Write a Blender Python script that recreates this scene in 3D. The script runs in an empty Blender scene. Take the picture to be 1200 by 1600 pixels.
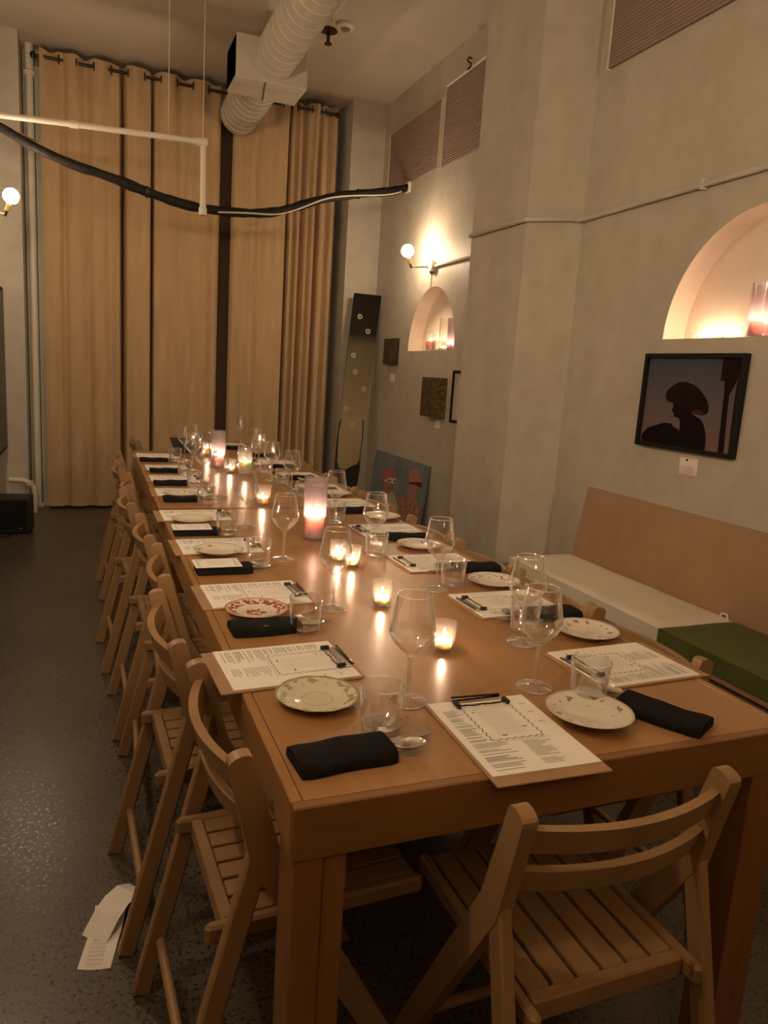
import bpy, math, random
from mathutils import Matrix, Vector
random.seed(7)
PI = math.pi
scene = bpy.context.scene
col = scene.collection

# ------------------------------------------------------------------ camera
F_PX, YAW, PITCH, ROLL = 1153.0, 0.3841, 0.1833, 0.0643
CAM = Vector((-0.2798, -0.9749, 1.4103))
fwd = Vector((math.sin(YAW)*math.cos(PITCH), math.cos(YAW)*math.cos(PITCH), -math.sin(PITCH)))
rgt = Vector((math.cos(YAW), -math.sin(YAW), 0)); upv = rgt.cross(fwd)
r2 = rgt*math.cos(ROLL) + upv*math.sin(ROLL); u2 = upv*math.cos(ROLL) - rgt*math.sin(ROLL)
cd = bpy.data.cameras.new('camera'); cam = bpy.data.objects.new('camera', cd); col.objects.link(cam)
cam.matrix_world = Matrix(((r2.x, u2.x, -fwd.x, CAM.x), (r2.y, u2.y, -fwd.y, CAM.y), (r2.z, u2.z, -fwd.z, CAM.z), (0, 0, 0, 1)))
cd.sensor_fit = 'HORIZONTAL'; cd.sensor_width = 36.0; cd.lens = F_PX*36.0/1200.0; cd.clip_start = 0.02
scene.camera = cam
# ------------------------------------------------------------------ world, exposure, light colours
w = bpy.data.worlds.new('world'); scene.world = w; w.use_nodes = True
w.node_tree.nodes['Background'].inputs[0].default_value = (1.0, 0.7, 0.45, 1); w.node_tree.nodes['Background'].inputs[1].default_value = 0.02
vs = scene.view_settings
vs.view_transform = 'Standard'; vs.look = 'None'; vs.gamma = 1.0; vs.use_curve_mapping = False; vs.exposure = 0.55
BULB_COL = (1.0, 0.72, 0.47); BULB_STRENGTH = 120.0; BULB_STRONG = 200.0; BULB_REAR = 850.0
FLAME_COL = (1.0, 0.66, 0.42); FLAME_STRENGTH = 920.0
scene.cycles.max_bounces = 10; scene.cycles.diffuse_bounces = 5; scene.cycles.glossy_bounces = 4
scene.cycles.transmission_bounces = 8; scene.cycles.transparent_max_bounces = 40
scene.cycles.caustics_reflective = False; scene.cycles.caustics_refractive = False
scene.cycles.sample_clamp_indirect = 4.0; scene.cycles.use_denoising = True

# ------------------------------------------------------------------ mesh helpers
class MB:
    def __init__(s): s.v = []; s.f = []; s.mi = []
    def add(s, vs_, fs, m=0):
        o = len(s.v); s.v += [tuple(x) for x in vs_]; s.f += [tuple(i+o for i in f) for f in fs]; s.mi += [m]*len(fs); return s
    def box(s, a, b, M=None, m=0, bev=0.0):
        x0, y0, z0 = a; x1, y1, z1 = b
        if bev:
            return s.bevbox(a, b, bev, M, m)
        P = [(x0,y0,z0),(x1,y0,z0),(x1,y1,z0),(x0,y1,z0),(x0,y0,z1),(x1,y0,z1),(x1,y1,z1),(x0,y1,z1)]
        if M: P = [M @ Vector(q) for q in P]
        return s.add(P, [(0,3,2,1),(4,5,6,7),(0,1,5,4),(1,2,6,5),(2,3,7,6),(3,0,4,7)], m)
    def bevbox(s, a, b, e, M=None, m=0):
        x0, y0, z0 = a; x1, y1, z1 = b; P = []
        c = [(x0,y0),(x1,y0),(x1,y1),(x0,y1)]
        def ring(z, i):
            return [(x0+i,y0+e*0+i*0,z)]
        def oct_(z, ins):
            X0, X1, Y0, Y1 = x0+ins, x1-ins, y0+ins, y1-ins
            return [(X0+e,Y0,z),(X1-e,Y0,z),(X1,Y0+e,z),(X1,Y1-e,z),(X1-e,Y1,z),(X0+e,Y1,z),(X0,Y1-e,z),(X0,Y0+e,z)]
        P = oct_(z0, e*.7) + oct_(z0+e, 0) + oct_(z1-e, 0) + oct_(z1, e*.7)
        fs = [tuple(range(7,-1,-1)), tuple(range(24,32))]
        for k in range(3):
            for i in range(8):
                j = (i+1) % 8; fs.append((k*8+i, k*8+j, k*8+8+j, k*8+8+i))
        if M: P = [M @ Vector(q) for q in P]
        return s.add(P, fs, m)
    def bar(s, p, q, w, d, side=(1,0,0), m=0, bev=0.0):
        """bar from p to q; w along side, d along the third direction"""
        p, q = Vector(p), Vector(q); L = (q-p).length; zx = (q-p).normalized(); sx = Vector(side); sx = (sx - zx*sx.dot(zx)).normalized(); sy = zx.cross(sx)
        M = Matrix(((sx.x,sy.x,zx.x,p.x),(sx.y,sy.y,zx.y,p.y),(sx.z,sy.z,zx.z,p.z),(0,0,0,1)))
        return s.box((-w/2,-d/2,0),(w/2,d/2,L), M, m, bev)
    def lathe(s, prof, n=24, c=(0,0,0), M=None, m=0, closed=False):
        P = []; fs = []
        for r, z in prof:
            for i in range(n):
                a = 2*PI*i/n; P.append((c[0]+r*math.cos(a), c[1]+r*math.sin(a), c[2]+z))
        K = len(prof)
        for k in range(K if closed else K-1):
            k2 = (k+1) % K
            for i in range(n):
                j = (i+1) % n; fs.append((k*n+i, k*n+j, k2*n+j, k2*n+i))
        if not closed:
            if prof[0][0] > 1e-6: fs.append(tuple(range(n-1,-1,-1)))
            if prof[-1][0] > 1e-6: fs.append(tuple((K-1)*n+i for i in range(n)))
        if M: P = [M @ Vector(q) for q in P]
        return s.add(P, fs, m)
    def tube(s, pts, r, n=10, m=0, caps=True):
        pts = [Vector(p) for p in pts]; P = []; fs = []; prev = None
        for i, p in enumerate(pts):
            t = (pts[min(i+1,len(pts)-1)] - pts[max(i-1,0)]).normalized()
            if prev is None: a = Vector((0,0,1)) if abs(t.z) < .9 else Vector((1,0,0))
            else: a = prev
            u = (a - t*a.dot(t)).normalized(); prev = u; v = t.cross(u)
            rr = r[i] if isinstance(r, (list, tuple)) else r
            for k in range(n):
                an = 2*PI*k/n; P.append(p + u*(rr*math.cos(an)) + v*(rr*math.sin(an)))
        for i in range(len(pts)-1):
            for k in range(n):
                j = (k+1) % n; fs.append((i*n+k, i*n+j, (i+1)*n+j, (i+1)*n+k))
        if caps: fs.append(tuple(range(n-1,-1,-1))); fs.append(tuple((len(pts)-1)*n+k for k in range(n)))
        return s.add(P, fs, m)
    def build(s, name, mats, parent=None, smooth=False, loc=None, rot=None):
        me = bpy.data.meshes.new(name); me.from_pydata(s.v, [], s.f)
        for m in (mats if isinstance(mats, (list, tuple)) else [mats]): me.materials.append(m)
        if len(me.materials) > 1: me.polygons.foreach_set('material_index', s.mi)
        if smooth:
            me.polygons.foreach_set('use_smooth', [True]*len(me.polygons))
            try: me.set_sharp_from_angle(angle=math.radians(40))
            except Exception: pass
        me.update()
        return link(name, me, parent, loc, rot)
def link(name, data, parent=None, loc=None, rot=None):
    o = bpy.data.objects.new(name, data); col.objects.link(o)
    if parent: o.parent = parent
    if loc is not None: o.location = loc
    if rot is not None: o.rotation_euler = rot
    return o
def tag(o, label=None, cat=None, group=None, kind=None):
    if label: o['label'] = label
    if cat: o['category'] = cat
    if group: o['group'] = group
    if kind: o['kind'] = kind
    return o
def empty(name, loc=(0,0,0), rot=(0,0,0)):
    o = link(name, None, None, loc, rot); o.empty_display_size = 0.05; return o
def copy_tree(o, parent=None):
    c = o.copy(); col.objects.link(c); c.parent = parent
    for ch in KIDS(o): copy_tree(ch, c)
    return c
def KIDS(o): return list(o.children)
def flat(poly, name, mat, parent, fn, smooth=False):
    """flat painted shape: 2D polygon -> 3D through fn"""
    return MB().add([fn(*q) for q in poly], [tuple(range(len(poly)))]).build(name, mat, parent)

# ------------------------------------------------------------------ materials
def new_mat(name):
    m = bpy.data.materials.new(name); m.use_nodes = True; nt = m.node_tree
    return m, nt, nt.nodes['Principled BSDF']
def N(nt, t, **kw):
    n = nt.nodes.new(t)
    for k, v in kw.items():
        if k in n.inputs: n.inputs[k].default_value = v
        else: setattr(n, k, v)
    return n
def L(nt, a, b): nt.links.new(a, b)
def c4(c): return (c[0], c[1], c[2], 1)
def ramp(nt, stops):
    r = nt.nodes.new('ShaderNodeValToRGB'); e = r.color_ramp.elements
    while len(e) < len(stops): e.new(0.5)
    for i, (p, c) in enumerate(stops): e[i].position = p; e[i].color = c4(c)
    return r
def plain(name, c, rough=0.5, metal=0.0, **kw):
    m, nt, b = new_mat(name); b.inputs['Base Color'].default_value = c4(c); b.inputs['Roughness'].default_value = rough; b.inputs['Metallic'].default_value = metal
    for k, v in kw.items(): b.inputs[k.replace('_', ' ')].default_value = v
    return m
def noisy(name, c1, c2, scale=(5,5,5), detail=4, rough=0.6, bump=0.0, lo=.35, hi=.65, metal=0.0, fine=None, spec=None):
    m, nt, b = new_mat(name)
    tc = N(nt, 'ShaderNodeTexCoord'); mp = N(nt, 'ShaderNodeMapping'); mp.inputs['Scale'].default_value = scale
    L(nt, tc.outputs['Object'], mp.inputs['Vector'])
    no = N(nt, 'ShaderNodeTexNoise', Scale=1.0, Detail=detail, Roughness=.6); L(nt, mp.outputs[0], no.inputs['Vector'])
    r = ramp(nt, [(lo, c1), (hi, c2)]); L(nt, no.outputs['Fac'], r.inputs[0]); out = r.outputs[0]
    if fine:
        n2 = N(nt, 'ShaderNodeTexNoise', Scale=fine[0], Detail=3); L(nt, tc.outputs['Object'], n2.inputs['Vector'])
        r2_ = ramp(nt, [(fine[1], fine[3]), (fine[2], (1,1,1))]); L(nt, n2.outputs['Fac'], r2_.inputs[0])
        mx = N(nt, 'ShaderNodeMix', data_type='RGBA', blend_type='MULTIPLY'); mx.inputs[0].default_value = 1.0
        L(nt, out, mx.inputs[6]); L(nt, r2_.outputs[0], mx.inputs[7]); out = mx.outputs[2]
    L(nt, out, b.inputs['Base Color']); b.inputs['Roughness'].default_value = rough; b.inputs['Metallic'].default_value = metal
    if spec is not None: b.inputs['Specular IOR Level'].default_value = spec
    if bump:
        bp = N(nt, 'ShaderNodeBump', Strength=bump, Distance=0.01); L(nt, no.outputs['Fac'], bp.inputs['Height']); L(nt, bp.outputs[0], b.inputs['Normal'])
    return m
def emit(name, c, s):
    m = bpy.data.materials.new(name); m.use_nodes = True; nt = m.node_tree; nt.nodes.clear()
    o = N(nt, 'ShaderNodeOutputMaterial'); e = N(nt, 'ShaderNodeEmission'); e.inputs[0].default_value = c4(c); e.inputs[1].default_value = s
    L(nt, e.outputs[0], o.inputs[0]); return m
def thin_glass(name, tint=(1,1,1), base=.035, edge=.85, power=3.2, rough=0.02, frost=0.0, frost_col=(1,1,1)):
    """thin-walled glass: transparent wall, reflection growing towards grazing angles"""
    m = bpy.data.materials.new(name); m.use_nodes = True; nt = m.node_tree; nt.nodes.clear()
    o = N(nt, 'ShaderNodeOutputMaterial'); lw = N(nt, 'ShaderNodeLayerWeight'); lw.inputs[0].default_value = .5
    pw = N(nt, 'ShaderNodeMath', operation='POWER'); pw.inputs[1].default_value = power; L(nt, lw.outputs['Facing'], pw.inputs[0])
    mu = N(nt, 'ShaderNodeMath', operation='MULTIPLY_ADD'); mu.inputs[1].default_value = edge; mu.inputs[2].default_value = base; L(nt, pw.outputs[0], mu.inputs[0])
    tr = N(nt, 'ShaderNodeBsdfTransparent'); tr.inputs[0].default_value = c4(tint)
    gl = N(nt, 'ShaderNodeBsdfGlossy'); gl.inputs['Roughness'].default_value = rough; gl.inputs['Color'].default_value = (.95,.95,.95,1)
    body = tr.outputs[0]
    if frost:
        tl = N(nt, 'ShaderNodeBsdfTranslucent'); tl.inputs[0].default_value = c4(frost_col)
        df = N(nt, 'ShaderNodeBsdfDiffuse'); df.inputs[0].default_value = c4(frost_col)
        a = N(nt, 'ShaderNodeMixShader'); a.inputs[0].default_value = .45; L(nt, tl.outputs[0], a.inputs[1]); L(nt, df.outputs[0], a.inputs[2])
        b2 = N(nt, 'ShaderNodeMixShader'); b2.inputs[0].default_value = frost; L(nt, tr.outputs[0], b2.inputs[1]); L(nt, a.outputs[0], b2.inputs[2]); body = b2.outputs[0]
    mx = N(nt, 'ShaderNodeMixShader'); L(nt, mu.outputs[0], mx.inputs[0]); L(nt, body, mx.inputs[1]); L(nt, gl.outputs[0], mx.inputs[2])
    L(nt, mx.outputs[0], o.inputs[0]); return m

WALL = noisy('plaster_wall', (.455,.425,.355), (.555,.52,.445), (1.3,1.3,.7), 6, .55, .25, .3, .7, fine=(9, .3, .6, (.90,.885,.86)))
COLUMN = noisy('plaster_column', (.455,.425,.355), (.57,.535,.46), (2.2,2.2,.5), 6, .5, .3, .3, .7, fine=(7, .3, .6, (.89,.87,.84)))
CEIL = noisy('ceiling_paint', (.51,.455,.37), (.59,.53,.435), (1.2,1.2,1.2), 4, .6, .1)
NICHE = noisy('niche_plaster_glow_tint', (.78,.66,.56), (.84,.73,.63), (6,6,6), 5, .6, .3)  # pink tint puts the candle light into the plaster colour
def terrazzo():
    m, nt, b = new_mat('terrazzo_floor')
    tc = N(nt, 'ShaderNodeTexCoord')
    n1 = N(nt, 'ShaderNodeTexNoise', Scale=1.6, Detail=5.0); L(nt, tc.outputs['Object'], n1.inputs['Vector'])
    r1 = ramp(nt, [(.3,(.062,.050,.038)),(.7,(.10,.082,.062))]); L(nt, n1.outputs['Fac'], r1.inputs[0])
    n2 = N(nt, 'ShaderNodeTexNoise', Scale=85.0, Detail=3.0); L(nt, tc.outputs['Object'], n2.inputs['Vector'])
    r2_ = ramp(nt, [(.36,(.38,.36,.33)),(.46,(1,1,1))]); L(nt, n2.outputs['Fac'], r2_.inputs[0])
    mx = N(nt, 'ShaderNodeMix', data_type='RGBA', blend_type='MULTIPLY'); mx.inputs[0].default_value = 1; L(nt, r1.outputs[0], mx.inputs[6]); L(nt, r2_.outputs[0], mx.inputs[7])
    vo = N(nt, 'ShaderNodeTexVoronoi', Scale=70.0); L(nt, tc.outputs['Object'], vo.inputs['Vector'])
    r3 = ramp(nt, [(.10,(.42,.38,.32)),(.2,(0,0,0))]); L(nt, vo.outputs['Distance'], r3.inputs[0])
    ad = N(nt, 'ShaderNodeMix', data_type='RGBA', blend_type='ADD'); ad.inputs[0].default_value = .25; L(nt, mx.outputs[2], ad.inputs[6]); L(nt, r3.outputs[0], ad.inputs[7])
    L(nt, ad.outputs[2], b.inputs['Base Color'])
    rr = ramp(nt, [(.3,(.22,.22,.22)),(.7,(.42,.42,.42))]); L(nt, n2.outputs['Fac'], rr.inputs[0]); L(nt, rr.outputs[0], b.inputs['Roughness'])
    bp = N(nt, 'ShaderNodeBump', Strength=.15, Distance=.004); L(nt, n2.outputs['Fac'], bp.inputs['Height']); L(nt, bp.outputs[0], b.inputs['Normal'])
    return m
FLOOR = terrazzo()
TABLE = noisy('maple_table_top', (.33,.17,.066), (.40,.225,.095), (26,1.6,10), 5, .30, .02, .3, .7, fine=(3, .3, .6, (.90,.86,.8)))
TABLE_SHADED = noisy('maple_end_board_shaded', (.20,.092,.024), (.255,.122,.036), (1.6,26,26), 5, .4, .02, .3, .7)  # same maple as the top, with the end's shade put into the colour
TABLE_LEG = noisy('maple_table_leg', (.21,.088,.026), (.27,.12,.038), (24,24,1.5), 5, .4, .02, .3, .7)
BEECH = noisy('beech_chair', (.275,.162,.072), (.335,.203,.096), (9,9,2), 5, .45, .03, .3, .7)
BEECH_SHADED = noisy('beech_seat_shaded', (.235,.135,.058), (.29,.17,.078), (20,2,10), 5, .45, .03, .3, .7)  # seat copy of the beech, darkened for the shade under the table
PLY = noisy('bench_plywood', (.34,.215,.125), (.40,.26,.155), (1.5,6,6), 5, .5, .02, .3, .7)
BENCHBASE = noisy('bench_base_wood', (.20,.125,.07), (.27,.17,.10), (4,1,8), 4, .55, .02)
CURT = noisy('curtain_linen', (.44,.31,.18), (.52,.375,.225), (14,14,2.0), 5, .9, .12, .3, .7, spec=.1)
CREAM_F = noisy('cream_vinyl', (.74,.69,.60), (.80,.75,.66), (5,5,5), 4, .5, .05)
GREEN_F = noisy('green_vinyl', (.075,.095,.025), (.095,.115,.035), (6,6,6), 4, .55, .05)
DUCT = noisy('painted_duct', (.52,.48,.41), (.60,.555,.48), (5,5,5), 4, .32, .08)
PIPE = plain('white_painted_pipe', (.72,.67,.57), .4)
BLACKHOSE = noisy('black_hose', (.008,.007,.006), (.024,.020,.017), (40,40,40), 3, .65, .3, spec=.25)
DARKMETAL = plain('dark_bronze_metal', (.05,.035,.022), .4, .8)
BRASS = plain('brass', (.62,.43,.18), .32, 1.0)
STEEL = plain('stainless_steel', (.72,.69,.64), .18, 1.0)
CHROME = plain('chrome', (.8,.78,.74), .12, 1.0)
BLACK = plain('black_paint', (.012,.011,.010), .5); VOID = plain('unlit_vent_black', (.004,.003,.003), 1.0, Specular_IOR_Level=.0)
BLACKC = noisy('black_napkin_cloth', (.0075,.0075,.0085), (.014,.013,.014), (120,120,120), 3, .95, .3, spec=.15)
PAPER = noisy('menu_paper', (.88,.86,.82), (.91,.89,.86), (4,4,4), 3, .8)
BOARD = noisy('hardboard', (.33,.20,.105), (.40,.25,.14), (8,8,8), 5, .6, .02)
INK = plain('ink', (.045,.04,.035), .8); INK_L = plain('grey_ink', (.40,.37,.33), .8)
def clear_glass(name, base, edge, power, veil, rough=.04):
    """thin clear glass: see-through wall, mirror-like towards grazing angles, a faint bright veil on the very edge"""
    m = bpy.data.materials.new(name); m.use_nodes = True; nt = m.node_tree; nt.nodes.clear()
    o = N(nt, 'ShaderNodeOutputMaterial'); lw = N(nt, 'ShaderNodeLayerWeight'); lw.inputs[0].default_value = .5
    def curve(p, k, b0):
        pw = N(nt, 'ShaderNodeMath', operation='POWER'); pw.inputs[1].default_value = p; L(nt, lw.outputs['Facing'], pw.inputs[0])
        mu = N(nt, 'ShaderNodeMath', operation='MULTIPLY_ADD', use_clamp=True); mu.inputs[1].default_value = k; mu.inputs[2].default_value = b0; L(nt, pw.outputs[0], mu.inputs[0]); return mu.outputs[0]
    tr = N(nt, 'ShaderNodeBsdfTransparent'); gl = N(nt, 'ShaderNodeBsdfGlossy'); gl.inputs['Roughness'].default_value = rough; gl.inputs['Color'].default_value = (1,1,1,1)
    tl = N(nt, 'ShaderNodeBsdfTranslucent'); tl.inputs[0].default_value = (1,1,1,1); df = N(nt, 'ShaderNodeBsdfDiffuse'); df.inputs[0].default_value = (1,1,1,1)
    vl = N(nt, 'ShaderNodeMixShader'); vl.inputs[0].default_value = .5; L(nt, tl.outputs[0], vl.inputs[1]); L(nt, df.outputs[0], vl.inputs[2])  # white veil painted in for light gathered at glass edges
    a = N(nt, 'ShaderNodeMixShader'); L(nt, curve(power, edge, base), a.inputs[0]); L(nt, tr.outputs[0], a.inputs[1]); L(nt, gl.outputs[0], a.inputs[2])
    b = N(nt, 'ShaderNodeMixShader'); L(nt, curve(5.0, veil, 0.0), b.inputs[0]); L(nt, a.outputs[0], b.inputs[1]); L(nt, vl.outputs[0], b.inputs[2]); L(nt, b.outputs[0], o.inputs[0]); return m
GLASS = clear_glass('clear_glass', .05, .8, 2.2, .75); TUMB = clear_glass('tumbler_glass', .07, .8, 2.0, .8); RIMG = clear_glass('glass_rim', .45, .5, 1.0, .6, .15); STEMG = clear_glass('glass_stem', .22, .7, 1.3, .5, .08)
VOTIVE = thin_glass('votive_glass', (.98,.97,.95), .06, .7, 2.2, .05, .035, (1,.95,.9))
FROST = thin_glass('frosted_lilac_glass', (.90,.85,.88), .05, .5, 3, .12, .27, (.66,.59,.63))
WAX = plain('white_wax', (.90,.84,.74), .45, Subsurface_Weight=.8, Subsurface_Scale=.03)
PINKWAX = plain('pink_wax', (.93,.70,.68), .5, Subsurface_Weight=1.0, Subsurface_Scale=.11)
WAX.node_tree.nodes['Principled BSDF'].inputs['Subsurface Radius'].default_value = (1,.6,.4)
PINKWAX.node_tree.nodes['Principled BSDF'].inputs['Subsurface Radius'].default_value = (1,.5,.45)
WICK = plain('wick', (.03,.02,.015), .9)
FLAME = emit('flame', FLAME_COL, FLAME_STRENGTH)
BULB = emit('lit_bulb', BULB_COL, BULB_STRENGTH); BULB2 = emit('bright_lit_bulb', BULB_COL, BULB_STRONG); BULB3 = emit('rear_lit_bulb', BULB_COL, BULB_REAR)
CANVAS_DARK = noisy('dark_mottled_canvas', (.035,.022,.010), (.13,.085,.03), (28,28,28), 6, .6, .3, .4, .65)
CANVAS_EDGE = noisy('speckled_canvas_edge', (.04,.028,.012), (.22,.15,.06), (60,60,60), 4, .6, .3, .42, .6)
RIB = None
def ribbed():
    m, nt, b = new_mat('ribbed_acoustic_panel'); tc = N(nt, 'ShaderNodeTexCoord')
    wv = N(nt, 'ShaderNodeTexWave', Scale=17.0, Distortion=.4, bands_direction='Z'); L(nt, tc.outputs['Object'], wv.inputs['Vector'])
    r = ramp(nt, [(0,(.25,.175,.145)),(1,(.36,.265,.225))]); L(nt, wv.outputs['Fac'], r.inputs[0]); L(nt, r.outputs[0], b.inputs['Base Color'])
    bp = N(nt, 'ShaderNodeBump', Strength=.6, Distance=.01); L(nt, wv.outputs['Fac'], bp.inputs['Height']); L(nt, bp.outputs[0], b.inputs['Normal'])
    b.inputs['Roughness'].default_value = .7; return m
RIB = ribbed()
def china(name, body, rim_col, motif, r0, r1, sc, thr, centre=False, gold=None):
    m, nt, b = new_mat(name); tc = N(nt, 'ShaderNodeTexCoord')
    sx = N(nt, 'ShaderNodeSeparateXYZ'); L(nt, tc.outputs['Object'], sx.inputs[0])
    cb = N(nt, 'ShaderNodeCombineXYZ'); L(nt, sx.outputs[0], cb.inputs[0]); L(nt, sx.outputs[1], cb.inputs[1])
    ln = N(nt, 'ShaderNodeVectorMath', operation='LENGTH'); L(nt, cb.outputs[0], ln.inputs[0])
    no = N(nt, 'ShaderNodeTexNoise', Scale=sc, Detail=2.0); L(nt, cb.outputs[0], no.inputs['Vector'])
    def band(a, c, soft=.002):
        r = N(nt, 'ShaderNodeMapRange'); r.inputs[1].default_value = a-soft; r.inputs[2].default_value = a+soft; L(nt, ln.outputs['Value'], r.inputs[0])
        q = N(nt, 'ShaderNodeMapRange'); q.inputs[1].default_value = c-soft; q.inputs[2].default_value = c+soft; q.inputs[3].default_value = 1; q.inputs[4].default_value = 0; L(nt, ln.outputs['Value'], q.inputs[0])
        mu = N(nt, 'ShaderNodeMath', operation='MULTIPLY'); L(nt, r.outputs[0], mu.inputs[0]); L(nt, q.outputs[0], mu.inputs[1]); return mu.outputs[0]
    bl = N(nt, 'ShaderNodeMapRange'); bl.inputs[1].default_value = thr; bl.inputs[2].default_value = thr+.04; L(nt, no.outputs['Fac'], bl.inputs[0])
    zone = band(r0, r1)
    if centre:
        mxx = N(nt, 'ShaderNodeMath', operation='MAXIMUM'); L(nt, zone, mxx.inputs[0]); L(nt, band(-.01, .028), mxx.inputs[1]); zone = mxx.outputs[0]
    mu = N(nt, 'ShaderNodeMath', operation='MULTIPLY'); L(nt, zone, mu.inputs[0]); L(nt, bl.outputs[0], mu.inputs[1])
    m1 = N(nt, 'ShaderNodeMix', data_type='RGBA'); L(nt, mu.outputs[0], m1.inputs[0]); m1.inputs[6].default_value = c4(body); m1.inputs[7].default_value = c4(motif)
    m2 = N(nt, 'ShaderNodeMix', data_type='RGBA'); L(nt, band(.0815, .09, .0012), m2.inputs[0]); L(nt, m1.outputs[2], m2.inputs[6]); m2.inputs[7].default_value = c4(rim_col)
    out = m2.outputs[2]
    if gold:
        m3 = N(nt, 'ShaderNodeMix', data_type='RGBA'); L(nt, band(gold[0], gold[1], .0008), m3.inputs[0]); L(nt, out, m3.inputs[6]); m3.inputs[7].default_value = c4(gold[2]); out = m3.outputs[2]
    L(nt, out, b.inputs['Base Color']); b.inputs['Roughness'].default_value = .12; b.inputs['Coat Weight'].default_value = .4
    return m
CH_GREEN = china('china_green_floral', (.72,.68,.55), (.36,.33,.15), (.38,.36,.20), .062, .080, 48, .52, False, (.030,.032,(.45,.40,.22)))
CH_RED = china('china_red_floral', (.78,.72,.62), (.55,.22,.14), (.36,.07,.045), .056, .079, 60, .47, True)
CH_SPRIG = china('china_grey_sprig', (.78,.74,.66), (.62,.55,.42), (.30,.22,.17), .040, .074, 42, .585, False)
CH_BLUE = china('china_violet_floral', (.76,.72,.66), (.66,.60,.52), (.34,.27,.30), .050, .078, 55, .55, False)
CH_PLAIN = china('china_cream', (.76,.70,.58), (.70,.62,.48), (.5,.42,.3), .06, .07, 40, .68, False)
GAP_SHADE = plain('dark_brown_gap_shade', (.11,.068,.035), .7)

# ------------------------------------------------------------------ the room
X0, X1, YB, YF, ZC = -0.98, 2.40, -4.2, 6.66, 3.95
def struct(o): o['kind'] = 'structure'; return o
struct(MB().box((X0-.3,YB-.1,-.1),(X1+.3,YF+.1,0)).build('floor', FLOOR))
struct(MB().box((X0-.3,YB-.1,ZC),(X1+.3,YF+.1,ZC+.1)).build('ceiling', CEIL))
struct(MB().box((X0-.1,YB-.1,0),(X0,YF+.1,ZC)).build('wall_left', WALL))
struct(MB().box((X0,YF,0),(X1+.2,YF+.1,ZC)).build('wall_far', WALL))
struct(MB().box((X0,YB-.1,0),(X1,YB,ZC)).build('wall_back', WALL))
# wall on the bench side, with two arched niches cut into it
ND = 0.135
def arch(yc, a, zb, h, n=28):
    return [(yc + a*math.cos(PI*i/n), zb + h*math.sin(PI*i/n)) for i in range(n+1)]
A1 = arch(1.51, .56, 1.675, .56); A2 = arch(4.867, .465, 1.636, .527)
wr = MB(); nic = []
def quad(y0, y1, z0a, z0b, z1a, z1b, mb): mb.add([(X1,y0,z0a),(X1,y1,z0b),(X1,y1,z1b),(X1,y0,z1a)], [(0,3,2,1)])
yy = [YB]
for A in (A1, A2):
    ylo, yhi, zb = A[-1][0], A[0][0], A[0][1]
    quad(yy[-1], ylo, 0, 0, ZC, ZC, wr)
    quad(ylo, yhi, 0, 0, zb, zb, wr)
    pts = A[::-1]
    for (ya, za), (yb, zb2) in zip(pts[:-1], pts[1:]): quad(ya, yb, za, zb2, ZC, ZC, wr)
    yy.append(yhi)
quad(yy[-1], YF, 0, 0, ZC, ZC, wr)
wallr = struct(wr.build('wall_right', WALL))
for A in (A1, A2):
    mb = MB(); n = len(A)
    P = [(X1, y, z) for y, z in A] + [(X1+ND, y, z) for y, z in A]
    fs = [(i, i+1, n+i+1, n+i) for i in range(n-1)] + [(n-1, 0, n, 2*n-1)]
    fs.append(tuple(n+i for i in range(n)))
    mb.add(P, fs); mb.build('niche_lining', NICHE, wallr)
struct(MB().box((2.022,2.855,0),(X1+.02,3.512,ZC)).build('wall_column', COLUMN))
struct(MB().box((2.06,6.24,0),(X1,YF,ZC)).build('wall_pilaster_right', WALL))
struct(MB().box((X0,6.24,0),(-.80,YF,ZC)).build('wall_pilaster_left', WALL))
struct(MB().box((X0,-1.85,0),(X1,-1.75,2.02)).build('wall_shade_blocker', BENCHBASE))  # unseen wall added to keep light off the near chairs
# dark sheet behind the curtain and a pale green post beside the pipe
GREENISH = noisy('pale_green_paint', (.34,.36,.28), (.42,.43,.34), (6,6,1), 4, .5)
struct(MB().box((-.79,6.60,.32),(-.66,6.66,ZC-.1)).build('trim_1', GREENISH))
struct(MB().box((-.70,6.52,0),(-.62,6.62,ZC-.16)).build('trim_2', GREENISH))
struct(MB().box((-.62,6.63,.4),(2.0,6.66,ZC-.2)).build('gap_shade_sheet', GAP_SHADE))  # brown sheet coloured as the shade in the curtain gap
struct(MB().box((X0,6.21,0),(-.82,6.24,.31),bev=.006).build('trim_3', WALL))

# ------------------------------------------------------------------ curtains
def pxx(px): return -.734 + (px-52)*.00587
DIPS = [(96,.05,5),(128,.045,7),(157,.04,8),(178,.17,3.2),(221,.14,2.0),(262,.02,9),(300,.03,8),(326,.06,4),(340,.06,4),(365,.02,8),(392,.025,9),(433.5,.15,2.0),(446,.06,3),(459,.11,3.5),(471,.05,2.5),(484,.12,3.2),(502,.06,3.5)]
def cy(x, z):
    px = (x+.734)/.00587 + 52
    t = max(0, min(1, (z-2.9)/1.0)); top = t*t
    y = 6.40 + .006*math.sin(px*.11 + z*.9) + .005*math.sin(px*.31+1)
    for p0, d, wd in DIPS:
        p1 = p0 + (3.9-z)*(.5 if p0 < 170 else 0) * (1 if p0 > 100 else -1)
        y += d*(.55+.45*(1-t))*math.exp(-((px-p1)/wd)**2)
    y += top*.042*math.sin((px-68)*2*PI/47.0)
    y -= .02*max(0, .5-z)
    return min(y, 6.615)
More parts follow.
